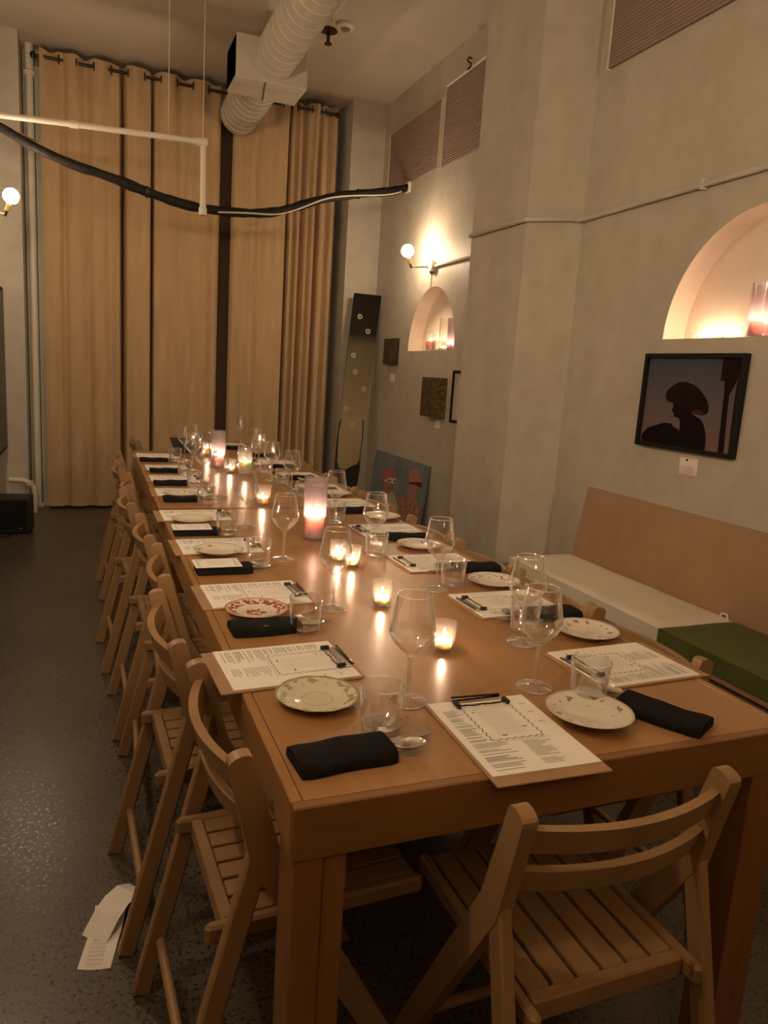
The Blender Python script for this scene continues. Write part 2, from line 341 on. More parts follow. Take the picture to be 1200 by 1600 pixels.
def curtain(pa, pb, label, seed):
    n = int((pb-pa)*1.1)+2; mz = 26; rnd = random.Random(seed)
    P = []; fs = []; hem = .02
    for k in range(mz+1):
        z = hem + (3.895-hem)*k/mz
        for i in range(n+1):
            x = pxx(pa + (pb-pa)*i/n); zz = z
            if k == mz: zz += .006*math.cos((pa+(pb-pa)*i/n-68)*2*PI/47.0*2)
            P.append((x, cy(x, z), zz))
    w_ = n+1
    for k in range(mz):
        for i in range(n): fs.append((k*w_+i, k*w_+i+1, (k+1)*w_+i+1, (k+1)*w_+i))
    e = empty('curtain', (0,0,0)); MB().add(P, fs).build('fabric', CURT, e, True)
    # grommets where the fabric crosses the rod
    k = 0
    for j in range(-1, 40):
        px = 68 + 23.5*j
        if pa+4 < px < pb-4:
            g = MB(); pts = [(pxx(px)+0.004*math.cos(a), 6.415+.033*math.cos(a), 3.84+.033*math.sin(a)) for a in [2*PI*i/16 for i in range(17)]]
            g.tube(pts, .006, 6).build('grommet', DARKMETAL, e, True)
    return tag(e, label, 'curtain', 'tan grommet curtains on the end wall')
curtain(66, 177.5, 'tan curtain panel hanging next to the white riser pipe', 1)
curtain(178.5, 220.5, 'narrow tan curtain panel second from the white riser pipe', 2)
curtain(221.5, 323.5, 'wide tan curtain panel directly behind the hanging drop pipe', 3)
curtain(342, 433, 'tan curtain panel hanging straight below the end of the round duct', 4)
curtain(434, 512, 'tightly gathered tan curtain panel beside the tall leaning art board', 5)
e = empty('curtain_rod', (0,0,3.84))
MB().tube([(-.70,6.415,0),(1.96,6.415,0)], .013, 10).build('rod', DARKMETAL, e, True)
for x in (-.70, 1.96): MB().lathe([(0,-.028),(.018,-.022),(.026,0),(.018,.022),(0,.028)], 12, (x,6.415,0)).build('finial', DARKMETAL, e, True)
for x in (-.64, 0.6, 1.9): MB().bar((x,6.415,0),(x,6.66,0), .014, .02).build('bracket', DARKMETAL, e)
tag(e, 'dark bronze curtain rod under the ceiling at the end wall', 'curtain rod')

# ------------------------------------------------------------------ pipes, duct, hose, ceiling fittings
e = empty('riser_pipe', (-.738,6.52,0))
MB().tube([(0,0,.0),(0,0,3.70)], .032, 14).build('pipe', PIPE, e, True)
MB().lathe([(.032,3.70),(.05,3.70),(.05,3.74),(.036,3.75),(.036,3.95)], 14).build('ceiling_collar', PIPE, e, True)
MB().lathe([(.055,0),(.055,.02),(.04,.03)], 14).build('floor_flange', PIPE, e, True)
tag(e, 'white vertical riser pipe standing beside the curtain edge', 'pipe')
e = empty('radiator_pipe', (-.9,6.17,0))
MB().tube([(-.05,.02,.30),(.06,.02,.295),(.11,.02,.27),(.14,.03,.24),(.15,.04,.16),(.15,.04,.0)], .022, 10).build('pipe', PIPE, e, True)
MB().lathe([(.03,-.02),(.034,0),(.03,.02)], 12, (.11,.02,.27)).build('elbow_nut', PIPE, e, True)
tag(e, 'short bent white pipe low on the wall behind the black speaker', 'pipe')
e = empty('drop_pipe', (0,5.0,0))
MB().tube([(X0,0,2.955),(-.37,0,2.983),(.507,0,3.012)], .021, 12).build('horizontal_run', PIPE, e, True)
MB().tube([(.51,0,3.04),(.515,0,2.55)], .021, 12).build('drop', PIPE, e, True)
MB().lathe([(.021,.0),(.030,.0),(.030,.05),(.024,.055),(.024,.075)], 12, (.515,0,2.50)).build('end_fitting', PIPE, e, True)
MB().tube([(.46,0,3.01),(.54,0,3.013)], .031, 12).build('tee_fitting', PIPE, e, True)
MB().tube([(-.40,0,2.982),(-.34,0,2.984)], .027, 12).build('coupling', PIPE, e, True)
for x in (.262, .507): MB().tube([(x,0,3.02),(x,0,ZC)], .003, 6).build('hanger_rod', PIPE, e, True)
tag(e, 'white sprinkler pipe with a drop hanging in front of the curtains', 'pipe')
HP = [(-.98,5.08,2.965),(-.838,5.055,2.905),(-.6,5.03,2.796),(-.397,5.06,2.739),(-.143,5.08,2.692),(.125,5.12,2.633),(.408,5.16,2.589),(.655,5.2,2.587),(.913,5.24,2.609),(1.128,5.28,2.654),(1.352,5.33,2.743),(1.583,5.38,2.839),(1.885,5.44,2.929),(2.202,5.5,3.007),(2.40,5.545,3.078)]
def smooth_path(pts, k=5):
    out = []; n = len(pts); V = [Vector(p) for p in pts]
    for i in range(n-1):
        p0, p1, p2, p3 = V[max(i-1,0)], V[i], V[i+1], V[min(i+2,n-1)]
        for j in range(k):
            t = j/k; out.append(.5*((2*p1)+(p2-p0)*t+(2*p0-5*p1+4*p2-p3)*t*t+(3*p1-p0-3*p2+p3)*t**3))
    return out + [V[-1]]
e = empty('cable_bundle', (0,0,0))
HS = smooth_path(HP)
MB().tube(HS, [.035+.003*math.sin(i*.9)+.002*math.sin(i*2.3) for i in range(len(HS))], 12).build('sleeve', BLACKHOSE, e, True)
MB().tube([(x, y-.037, z+.012*math.sin(i*.38)-.018) for i, (x,y,z) in enumerate(HS[35:68])], .006, 6).build('white_wire', PIPE, e, True)
MB().tube([(x, y-.028, z+.028) for x,y,z in HS[5:22]], .004, 6).build('tan_wire', plain('tan_wire_jacket', (.30,.22,.14), .6), e, True)
for x, y, z in (HP[5], HP[12]):
    MB().lathe([(.039,-.012),(.041,-.012),(.041,.012),(.039,.012)], 12, M=Matrix.Translation((x,y,z)) @ Matrix.Rotation(PI/2,4,'Y')).build('tape_band', BLACK, e, True)
MB().box((2.37,5.50,3.03),(2.40,5.59,3.12),bev=.006).build('wall_clamp', PIPE, e)
tag(e, 'black sleeved cable bundle sagging across the room', 'cable')
e = empty('air_duct', (.995,0,3.635))
Mr = Matrix.Rotation(-PI/2, 4, 'X')
def ductrun(y0, y1, name, r=.149):
    prof = []; y = y0
    while y < y1-.001:
        prof += [(r, y)]; y2 = min(y+.115, y1)
        if y2 < y1-.02: prof += [(r, y2-.008), (r+.004, y2-.004), (r, y2)]
        y = y2
    prof.append((r, y1)); MB().lathe(prof, 32, M=Mr).build(name, DUCT, e, True)
ductrun(YB, 4.9, 'near_run'); ductrun(5.28, 6.30, 'far_run', .165)
MB().box((-.275,4.9,-.165),(.258,5.28,.13),bev=.006).build('plenum_box', DUCT, e)
v = MB().box((-.281,4.915,-.145),(-.274,5.265,.112)).build('vent_opening', VOID, e)  # flat black panel painted as the unlit inside of the vent
for z in (-.08,0,.06): MB().box((-.283,4.92,z),(-.280,5.26,z+.003)).build('louvre', VOID, v)
MB().bar((-.06,4.897,-.168),(.0,5.283,-.168),.006,.003).build('tape_seam', BLACK, e)
for y in (1.2, 3.0): MB().box((-.15,y,.10),(.15,y+.03,.316)).build('hanger_strap', DUCT, e)
tag(e, 'round painted air duct running through a box vent below the ceiling', 'duct')
e = empty('fire_sprinkler', (1.345,4.71,3.95))
MB().tube([(0,0,0),(0,0,-.10)], .030, 12).build('drop_pipe', PIPE, e, True)
MB().lathe([(.020,-.10),(.062,-.115),(.066,-.125),(.02,-.128)], 18).build('escutcheon', DARKMETAL, e, True)
MB().tube([(0,0,-.125),(0,0,-.205)], .013, 8).build('nozzle', DARKMETAL, e, True)
MB().lathe([(.0,-.205),(.028,-.205),(.028,-.211),(0,-.211)], 14).build('deflector', DARKMETAL, e, True)
tag(e, 'bronze fire sprinkler head hanging beside the duct', 'sprinkler')
MB().tube([(1.345,YB,3.915),(1.345,4.74,3.915)], .030, 10).build('sprinkler_supply_pipe', PIPE, None, True)
tag(bpy.data.objects['sprinkler_supply_pipe'], 'white supply pipe along the ceiling feeding the sprinkler head', 'pipe')
e = empty('smoke_detector', (1.51,4.83,3.95))
MB().lathe([(.07,0),(.07,-.02),(.055,-.032),(0,-.032)], 24).build('housing', PIPE, e, True)
MB().lathe([(.035,-.031),(.033,-.04),(0,-.041)], 20).build('sensor_cap', plain('grey_plastic', (.22,.19,.16), .5), e, True)
tag(e, 'round white smoke detector on the ceiling by the sprinkler', 'smoke detector')

# ------------------------------------------------------------------ wall panels, conduits
def panel(y0, y1, z0, z1, label, sill=True):
    e = empty('acoustic_panel', (X1, (y0+y1)/2, z0)); hy = (y1-y0)/2
    MB().box((-.018,-hy,0),(0.0,hy,z1-z0)).build('ribbed_board', RIB, e)
    for a, b in (((-.022,-hy-.012,-.01),(0,-hy,z1-z0+.01)), ((-.022,hy,-.01),(0,hy+.012,z1-z0+.01))): MB().box(a, b).build('edge_strip', PIPE, e)
    return tag(e, label, 'wall panel', 'ribbed panels high on the wall')
panel(4.93, 6.04, 3.11, 3.63, 'ribbed brown wall panel high up, above the cable bundle end')
panel(3.55, 4.85, 3.09, 3.67, 'ribbed brown wall panel high up between the column and the other panel')
panel(-.6, 2.745, 3.14, 3.80, 'long ribbed brown wall panel high above the bench and arched niche')
e = empty('surface_conduit', (X1,0,0))
MB().tube([(-.018,-4.2,2.37),(-.018,1.568,2.376),(-.018,2.80,2.366),(-.05,2.84,2.362),(-.10,2.838,2.36),(-.36,2.838,2.325),(-.392,2.845,2.32),(-.396,2.90,2.32),(-.396,3.50,2.325)], .014, 8).build('conduit', COLUMN, e, True)
for y in (.4, 1.9): MB().box((-.036,y,2.35),(0,y+.02,2.40),bev=.003).build('clip', COLUMN, e)
tag(e, 'painted conduit wrapping the column and running above the big niche', 'conduit')
e = empty('hanging_rail', (X1,0,3.70))
MB().tube([(-.012,3.6,.0),(-.012,4.86,.0)], .012, 8).build('rail', PIPE, e, True)
MB().tube([(-.02,4.44,.06),(-.045,4.44,.065),(-.055,4.44,.045),(-.045,4.44,.03),(-.025,4.44,.03),(-.03,4.44,.0),(-.05,4.44,-.02)], .007, 8).build('hook', BLACK, e, True)
tag(e, 'white rail with a black hook above the ribbed wall panel', 'rail')

# ------------------------------------------------------------------ sconces
def sconce(base, out, label, cable=True, bulb=None):
    """base on the wall, out = +1 for the aisle-side wall, -1 for the bench-side wall (direction of the room)"""
    e = empty('wall_sconce', base); s = out
    My = Matrix.Rotation(s*PI/2, 4, 'Y')
    MB().lathe([(.058,0),(.058,.008),(.05,.016),(.022,.02),(.018,.05),(0,.05)], 24, M=My).build('back_plate', BRASS, e, True)
    MB().lathe([(.04,0),(.04,.045),(.03,.05),(0,.05)], 18, M=Matrix.Translation((0,-.045,0)) @ My).build('junction_box', PIPE, e, True)
    MB().tube([(s*.02,0,.0),(s*.10,0.03,-.005),(s*.175,.055,-.012)], .006, 8).build('arm', BRASS, e, True)
    MB().tube([(s*.168,.055,-.02),(s*.178,.057,.005),(s*.188,.06,.03)], .009, 8).build('swivel', DARKMETAL, e, True)
    d = Vector((s*.28,.10,1)).normalized(); q = Vector((s*.180,.057,.012))
    MB().tube([q, q+d*.05], .016, 12).build('socket', BRASS, e, True)
    c = q + d*.108; rot = d.to_track_quat('Z','Y').to_matrix().to_4x4()
    prof = [(.012,-.062),(.014,-.05),(.024,-.040)] + [(.052*math.sin(a), -.052*math.cos(a)) for a in [PI*(.17+.83*i/12) for i in range(1,13)]]
    prof[-1] = (0, .052)
    MB().lathe(prof, 20, M=Matrix.Translation(c) @ rot).build('globe_bulb', bulb or BULB, e, True)
    if cable:
        MB().tube([(s*.02,-.05,.0),(s*.02,-1.35,.0)], .011, 8).build('conduit', PIPE, e, True)
        MB().tube([(s*.006,0,-.05),(s*.006,0,-.16)], .004, 6).build('pull_wire', PIPE, e, True)
    return tag(e, label, 'wall lamp', 'globe bulb wall sconces')
sconce((X1,4.92,2.322), -1, 'lit globe bulb sconce on the wall above the small niche')
sconce((X0,4.88,2.33), 1, 'lit globe bulb sconce on the aisle wall across from the small niche', False)
sconce((X0,2.40,2.33), 1, 'lit globe bulb sconce on the aisle wall beside the middle chairs', False, BULB2)
sconce((X0,0.15,2.33), 1, 'lit globe bulb sconce on the aisle wall beside the first chairs', False, BULB2)
sconce((X1,-2.75,2.30), -1, 'lit globe bulb sconce on the bench wall behind the head chair', False, BULB3)
sconce((X0,-2.6,2.30), 1, 'lit globe bulb sconce on the aisle wall behind the head chair', False, BULB3)

# ------------------------------------------------------------------ candles
def flame_part(parent, z, s=1.0):
    s *= .66
    MB().tube([(0,0,z),(0,0,z+.008*s)], .0012, 6).build('wick', WICK, parent)
    MB().lathe([(0,z+.006*s),(.0032*s,z+.010*s),(.0045*s,z+.015*s),(.0036*s,z+.021*s),(.0016*s,z+.027*s),(0,z+.032*s)], 8).build('flame', FLAME, parent, True)
def candle(x, y, z, r, h, wax, label, name='tealight_candle', s=1.0, group=None):
    e = empty(name, (x,y,z))
    MB().lathe([(r*.98,0),(r,.002),(r,h-.003),(r*.93,h),(r*.80,h-.003),(0,h-.004)], 24).build('wax', wax, e, True)
    flame_part(e, h-.004, s); return tag(e, label, 'candle', group)
def holder(x, y, z, r0, r1, h, mat, label, name, t=.0025, base=.008, group=None):
    e = empty(name, (x,y,z))
    MB().lathe([(0,0),(r0*.97,0),(r0,.003),(r1,h-.001),(r1-t*.5,h),(r1-t,h-.001),(r0-t,base+.002),(r0*.9,base),(0,base)], 28).build('glass', mat, e, True)
    return tag(e, label, 'candle holder', group)
TZ = .76
VOTS = [(.516,.553,'votive nearest the tall wine glass of the first aisle place'),(.495,.915,'votive standing alone mid-table by the second places'),
        (.548,1.335,'front votive of the touching pair before the lilac cylinder'),(.522,1.415,'rear votive of the touching pair before the lilac cylinder')]
for x, y, t in VOTS:
    holder(x, y, TZ, .026, .031, .072, VOTIVE, 'small clear glass '+t, 'votive_holder', group='votive glasses on the table')
    candle(x, y, TZ+.0085, .0205, .018, WAX, 'white tealight inside the '+t, group='tealights in votives')
holder(.489,2.50,TZ,.034,.043,.092,VOTIVE,'flared clear glass candle bowl just past the table seam','votive_holder', group='votive glasses on the table')
candle(.489,2.50,TZ+.0085,.028,.03,WAX,'white candle inside the flared bowl just past the table seam', group='tealights in votives')
holder(.518,3.58,TZ,.036,.040,.085,VOTIVE,'squat clear votive glass between the two far cylinders','votive_holder', group='votive glasses on the table')
candle(.518,3.58,TZ+.0085,.030,.022,WAX,'white tealight in the squat glass between the far cylinders', group='tealights in votives')
holder(.532,1.752,TZ,.043,.046,.245,FROST,'tall frosted lilac glass cylinder in the table middle','hurricane_cylinder', .003, .01, 'glass candle cylinders')
candle(.532,1.752,TZ+.0105,.0385,.085,PINKWAX,'pink pillar candle inside the tall lilac cylinder mid-table','pillar_candle', 1.2)
holder(.479,3.80,TZ,.043,.046,.235,FROST,'tall frosted lilac glass cylinder towards the far end of the table','hurricane_cylinder', .003, .01, 'glass candle cylinders')
candle(.479,3.80,TZ+.0105,.0385,.07,PINKWAX,'pink pillar candle inside the far lilac cylinder','pillar_candle', 1.2)
holder(.589,3.47,TZ,.045,.045,.165,VOTIVE,'clear straight glass cylinder beside the far lilac cylinder','hurricane_cylinder', .003, .01, 'glass candle cylinders')
candle(.589,3.47,TZ+.0105,.036,.075,WAX,'white pillar candle inside the clear far cylinder','pillar_candle', 1.1)
holder(.50,4.42,TZ,.032,.036,.09,VOTIVE,'clear candle glass at the far end of the table','votive_holder', group='votive glasses on the table')
candle(.50,4.42,TZ+.0085,.028,.05,WAX,'white candle in the clear glass at the table far end', group='tealights in votives')
# candles in the niches
NX = X1 + .07
for y, t in ((1.90,'first from the column side'),(1.77,'second from the column side')):
    candle(NX-.005, y, 1.675, .021, .017, WAX, 'tealight on the sill of the big niche, '+t, group='niche candles')
holder(NX+.002,1.555,1.675,.052,.052,.235,FROST,'frosted lilac cylinder standing in the big arched niche','hurricane_cylinder',.003,.008,'glass candle cylinders')
candle(NX+.002,1.555,1.6835,.047,.065,PINKWAX,'pink pillar candle in the big arched niche','pillar_candle',1.1)
candle(NX,1.33,1.675,.021,.017,WAX,'tealight on the sill of the big niche beyond the lilac cylinder', group='niche candles')
for y, r, h, wh, t, m, wm in ((4.99,.046,.15,.085,'back clear glass in the small niche',VOTIVE,WAX),(4.86,.046,.15,.085,'middle clear glass in the small niche',VOTIVE,WAX),
                        (4.74,.046,.27,.02,'tall clear cylinder in the small niche',VOTIVE,WAX),(4.58,.047,.26,.045,'lilac cylinder at the column end of the small niche',FROST,PINKWAX)):
    holder(NX,y,1.636,r,r,h,m,t,'hurricane_cylinder',.003,.008,'glass candle cylinders')
    candle(NX,y,1.6445,r-.006,wh,wm,'candle inside the '+t,'pillar_candle',1.0)

# ------------------------------------------------------------------ tables
def table(x0, x1, y0, y1, label, name='dining_table'):
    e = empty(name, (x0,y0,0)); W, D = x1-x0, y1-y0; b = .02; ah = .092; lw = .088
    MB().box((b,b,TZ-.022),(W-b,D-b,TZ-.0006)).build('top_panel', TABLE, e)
    MB().box((0,0,TZ-ah),(W,b-.0006,TZ),bev=.0025).build('apron', TABLE_SHADED, e)
    MB().box((0,D-b+.0006,TZ-ah),(W,D,TZ),bev=.0025).build('apron', TABLE_SHADED, e)
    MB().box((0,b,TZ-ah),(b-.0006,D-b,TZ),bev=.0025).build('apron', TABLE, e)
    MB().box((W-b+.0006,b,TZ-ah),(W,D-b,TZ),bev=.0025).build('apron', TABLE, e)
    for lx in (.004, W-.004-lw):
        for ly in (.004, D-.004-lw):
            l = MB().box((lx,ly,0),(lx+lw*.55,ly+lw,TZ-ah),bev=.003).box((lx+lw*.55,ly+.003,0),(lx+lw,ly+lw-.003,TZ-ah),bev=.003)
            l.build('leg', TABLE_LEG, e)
    return tag(e, label, 'table')
TW = 1.043
table(0, TW, 0, 2.396, 'long maple dining table nearest the head chair')
table(0, TW, 2.402, 4.643, 'long maple dining table continuing the row behind the first')
table(.52, TW, 4.66, 5.42, 'small square table closing the row below the curtain', 'small_table')

# ------------------------------------------------------------------ folding chairs
def make_chair():
    e = empty('folding_chair'); hw = .203; top = .785; ky, kz = .052, .585; fy = .375; pw = .028
    us = ky/(top-kz)                                   # lean of the upper part of a post
    for s in (-1, 1):
        p = MB(); x0, x1 = s*hw-pw/2, s*hw+pw/2
        # side outline of a post: front foot, kink at the pivot, rounded head
        d1 = Vector((0, ky-fy, kz)).normalized(); n1 = Vector((0, d1.z, -d1.y)); d2 = Vector((0, -ky, top-kz)).normalized(); n2 = Vector((0, d2.z, -d2.y))
        F, K, T = Vector((0,fy,0)), Vector((0,ky,kz)), Vector((0,.004,top-.014)); h1, h2, hk = .021, .021, .027
        nk = (n1+n2).normalized()
        out = [Vector((0,fy+.024,0)), K + nk*hk] + [T + n2*(h2*math.cos(a)) + d2*(.014*math.sin(a)**.7 if 0 < a < PI else 0) for a in [PI*i/8 for i in range(9)]] + [K - nk*hk, Vector((0,fy-.024,0))]
        P = [(x0, q.y, q.z) for q in out] + [(x1, q.y, q.z) for q in out]; n = len(out)
        p.add(P, [tuple(range(n-1,-1,-1)), tuple(range(n,2*n))] + [(i, (i+1) % n, n+(i+1) % n, n+i) for i in range(n)])
        p.build('post', BEECH, e)
        MB().bar((s*hw, -.108, 0), (s*hw, ky-.006, kz+.030), pw-.003, .040, (1,0,0), bev=.004).build('rear_leg', BEECH, e)
        MB().box((s*.165-.010, -.040, .408), (s*.165+.010, .385, .444), bev=.006).build('seat_rail', BEECH_SHADED, e)
    iw = .154
    MB().box((-iw,-.010,.402),(iw,.014,.443),bev=.004).build('seat_crossbar', BEECH_SHADED, e)
    MB().box((-iw,.335,.412),(iw,.362,.430),bev=.003).build('seat_crossbar', BEECH_SHADED, e)
    n = 6; sw = 2*iw/n; slat = None
    for i in range(n):
        x = -iw + sw*(i+.5)
        if slat is None:
            slat = MB().box((-sw/2+.004,.015,.430),(sw/2-.004,.375,.441),bev=.002).build('slat', BEECH_SHADED, e, loc=(x,0,0))
        else: link('slat', slat.data, e, (x,0,0))
    def backslat(z0, z1):
        m_ = MB(); P = []; K = 14; yb = (top-z0)*us
        for i in range(K+1):
            t = -1 + 2*i/K; x = t*(hw-.010); y = yb - .040*(1-t*t)
            for dy, z in ((-.009,z0),(.009,z0),(.009,z1),(-.009,z1)): P.append((x, y+dy-(z-z0)*us, z))
        fs = [(0,1,2,3), (K*4+3,K*4+2,K*4+1,K*4)]
        for i in range(K):
            for k in range(4): q = (k+1) % 4; fs.append((i*4+k, (i+1)*4+k, (i+1)*4+q, i*4+q))
        m_.add(P, fs).build('back_slat', BEECH, e)
    backslat(.702, .748); backslat(.622, .664)
    MB().tube([(-hw+.012,-.066,.13),(hw-.012,-.066,.13)], .011, 10).build('stretcher', BEECH, e, True)
    MB().tube([(-hw+.012,.28,.17),(hw-.012,.28,.17)], .011, 10).build('stretcher', BEECH, e, True)
    return e
ORD = ['first','second','third','fourth','fifth','sixth','seventh','eighth']
chair0 = make_chair(); used = [False]
def chair(x, y, rz, label, group):
    c = chair0 if not used[0] else copy_tree(chair0); used[0] = True
    c.location = (x,y,0); c.rotation_euler = (0,0,rz); return tag(c, label, 'chair', group)
chair(.523,-.129,math.radians(.5),'beech folding chair alone at the head of the table','folding chairs around the table')
LC = [(-.069,.344,2.6),(-.111,.876,2),(-.079,1.43,-1.6),(-.094,1.963,1.2),(-.13,2.613,2.6),(-.101,3.13,-2),(-.127,3.72,2),(-.11,4.25,0)]
RC = [(1.102,.512,.5),(1.102,.948,-.3),(1.102,1.386,0),(1.102,1.875,.5),(1.102,2.55,0),(1.102,3.08,0),(1.102,3.62,.5),(1.102,4.16,-.5)]
for i, (x,y,a) in enumerate(LC): chair(x,y,-PI/2+math.radians(a),'beech folding chair on the aisle side, %s from the head chair' % ORD[i],'folding chairs around the table')
for i, (x,y,a) in enumerate(RC): chair(x,y,PI/2+math.radians(a),'beech folding chair on the bench side, %s from the head chair' % ORD[i],'folding chairs around the table')
chair(.045,5.30,-PI/2+math.radians(3),'beech folding chair standing beyond the far table corner, by the curtain','folding chairs around the table')

# ------------------------------------------------------------------ bench
e = empty('banquette', (0,0,0))
MB().box((1.94,-1.6,.335),(2.37,2.555,.365),bev=.003).build('seat_board', PLY, e)
MB().box((1.975,-1.6,.0),(2.0,2.555,.335)).build('front_panel', BENCHBASE, e)
for y in (-1.6,.45,2.53): MB().box((2.0,y,0),(2.37,y+.025,.335)).build('support', BENCHBASE, e)
b = MB(); b.add([(2.35,-1.6,.365),(2.368,-1.6,.365),(2.40,-1.6,.852),(2.382,-1.6,.852),(2.35,2.555,.365),(2.368,2.555,.365),(2.40,2.5,.852),(2.382,2.5,.852)],
      [(0,1,2,3),(4,7,6,5),(0,3,7,4),(1,5,6,2),(3,2,6,7),(0,4,5,1)])
b.build('backrest', PLY, e)
tag(e, 'built-in plywood bench with a leaning back along the wall', 'bench')
def cushion(y0, y1, mat, label):
    e = empty('bench_cushion', (1.93,y0,.365)); W, D, H = .42, y1-y0, .085; P = []; nx, ny = 12, 20
    def top(u, v):
        a = min(1, min(u,1-u)*W/.03); c = min(1, min(v,1-v)*D/.03); k = (1-(1-a)**2)*(1-(1-c)**2)
        return H-.012+.012*k+.002*math.sin(v*17)*math.sin(u*7)
    for j in range(ny+1):
        for i in range(nx+1):
            u, v = (1-math.cos(PI*i/nx))/2, (1-math.cos(PI*j/ny))/2; P.append((u*W, v*D, top(u,v)))
    w_ = nx+1; fs = [(j*w_+i, j*w_+i+1, (j+1)*w_+i+1, (j+1)*w_+i) for j in range(ny) for i in range(nx)]
    rim = [i for i in range(nx+1)] + [j*w_+nx for j in range(1,ny+1)] + [ny*w_+i for i in range(nx-1,-1,-1)] + [j*w_ for j in range(ny-1,0,-1)]
    base = len(P); P += [(P[k][0],P[k][1],0) for k in rim]; n = len(rim)
    fs += [(rim[(i+1)%n], rim[i], base+i, base+(i+1)%n) for i in range(n)] + [tuple(base+i for i in range(n-1,-1,-1))]
    MB().add(P, fs).build('cover', mat, e, True)
    MB().tube([(x,y,z) for x,y,z in ((.004,.004,H-.012),(.004,D-.004,H-.012))], .003, 6).build('piping', mat, e, True)
    MB().tube([(W-.02,.01,H-.01),(W-.012,.03,H+.012),(W-.02,.05,H+.012),(W-.02,.06,H-.01)], .005, 6).build('tie_loop', CREAM_F, e, True)
    return tag(e, label, 'cushion')
cushion(1.342,2.55,CREAM_F,'cream vinyl bench cushion at the column end of the bench')
cushion(-.1,1.336,GREEN_F,'dark green vinyl bench cushion next to the cream one')
cushion(-1.55,-.106,CREAM_F,'cream vinyl bench cushion past the green one')

# ------------------------------------------------------------------ table settings
def wine_glass_mesh():
    out = [(.0375,.0),(.0385,.0012),(.030,.0035),(.012,.0065),(.0055,.011),(.0042,.022),(.0038,.055),(.0042,.085),(.0065,.098),(.018,.1085),(.036,.127),(.0475,.1465),(.0472,.156),(.044,.172),(.039,.200),(.0350,.2265)]
    inn = [(.0338,.2265),(.0378,.200),(.0428,.172),(.0458,.156),(.0460,.147),(.035,.1295),(.017,.1115),(.003,.1035),(0,.103)]
    ring = lambda r, z, t: [(r+t*math.cos(a), z+t*math.sin(a)) for a in [2*PI*i/6 for i in range(6)]]
    stem = [(.0056,.0105),(.0043,.022),(.0040,.055),(.0043,.085),(.0064,.0975)]
    return MB().lathe([(0,0)] + out + inn, 36).lathe(stem, 16, m=2).lathe(ring(.0344,.2268,.0009), 36, m=1, closed=True).lathe(ring(.0380,.0012,.0010), 36, m=1, closed=True)
def tumbler_mesh():
    return MB().lathe([(0,0),(.033,0),(.0355,.003),(.0425,.0875),(.0418,.0885),(.0405,.0875),(.0338,.018),(.029,.0135),(0,.013)], 36).lathe([(.0415+.0013*math.cos(a), .0880+.0013*math.sin(a)) for a in [2*PI*i/6 for i in range(6)]], 36, m=1, closed=True).lathe([(.0325+.0016*math.cos(a), .0105+.0030*math.sin(a)) for a in [2*PI*i/6 for i in range(6)]], 36, m=1, closed=True)
wg = wine_glass_mesh().build('glass_body', [GLASS, RIMG, STEMG], None, True); tb = tumbler_mesh().build('glass_body', [TUMB, RIMG], None, True)
WGM, TBM = wg.data, tb.data; bpy.data.objects.remove(wg); bpy.data.objects.remove(tb)
def wine(x, y, label): return tag(link('wine_glass', WGM, None, (x,y,TZ), (0,0,random.random()*6)), label, 'wine glass', 'wine glasses on the table')
def tumbler(x, y, label): return tag(link('tumbler', TBM, None, (x,y,TZ), (0,0,random.random()*6)), label, 'tumbler', 'water tumblers on the table')
def plate_mesh(scallop=0):
    prof = [(0,.004),(.045,.004),(.050,.006),(.060,.0095),(.078,.0145),(.0855,.0175),(.0865,.0172),(.0855,.0158),(.078,.0125),(.060,.0075),(.052,.0005),(.048,0),(0,.001)]
    P = []; n = 48; fs = []
    for r, z in prof:
        for i in range(n):
            a = 2*PI*i/n; k = 1 + (scallop*.028*abs(math.sin(a*6)) - scallop*.015 if r > .07 else 0); P.append((r*k*math.cos(a), r*k*math.sin(a), z))
    for k in range(len(prof)-1):
        for i in range(n): j = (i+1) % n; fs.append((k*n+i, (k+1)*n+i, (k+1)*n+j, k*n+j))
    fs = [tuple(reversed(f)) for f in fs]
    return MB().add(P, fs)
PM = {}
for nm, mt, sc in (('green',CH_GREEN,1),('red',CH_RED,0),('sprig',CH_SPRIG,0),('violet',CH_BLUE,.6),('cream',CH_PLAIN,0)):
    o = plate_mesh(sc).build('plate', mt, None, True); PM[nm] = o.data; bpy.data.objects.remove(o)
def plate(x, y, kind, label, rz=None, z=TZ, s=1.0):
    o = link('side_plate', PM[kind], None, (x,y,z), (0,0,random.random()*6 if rz is None else rz)); o.scale = (s,s,s)
    return tag(o, label, 'plate', 'side plates on the table')

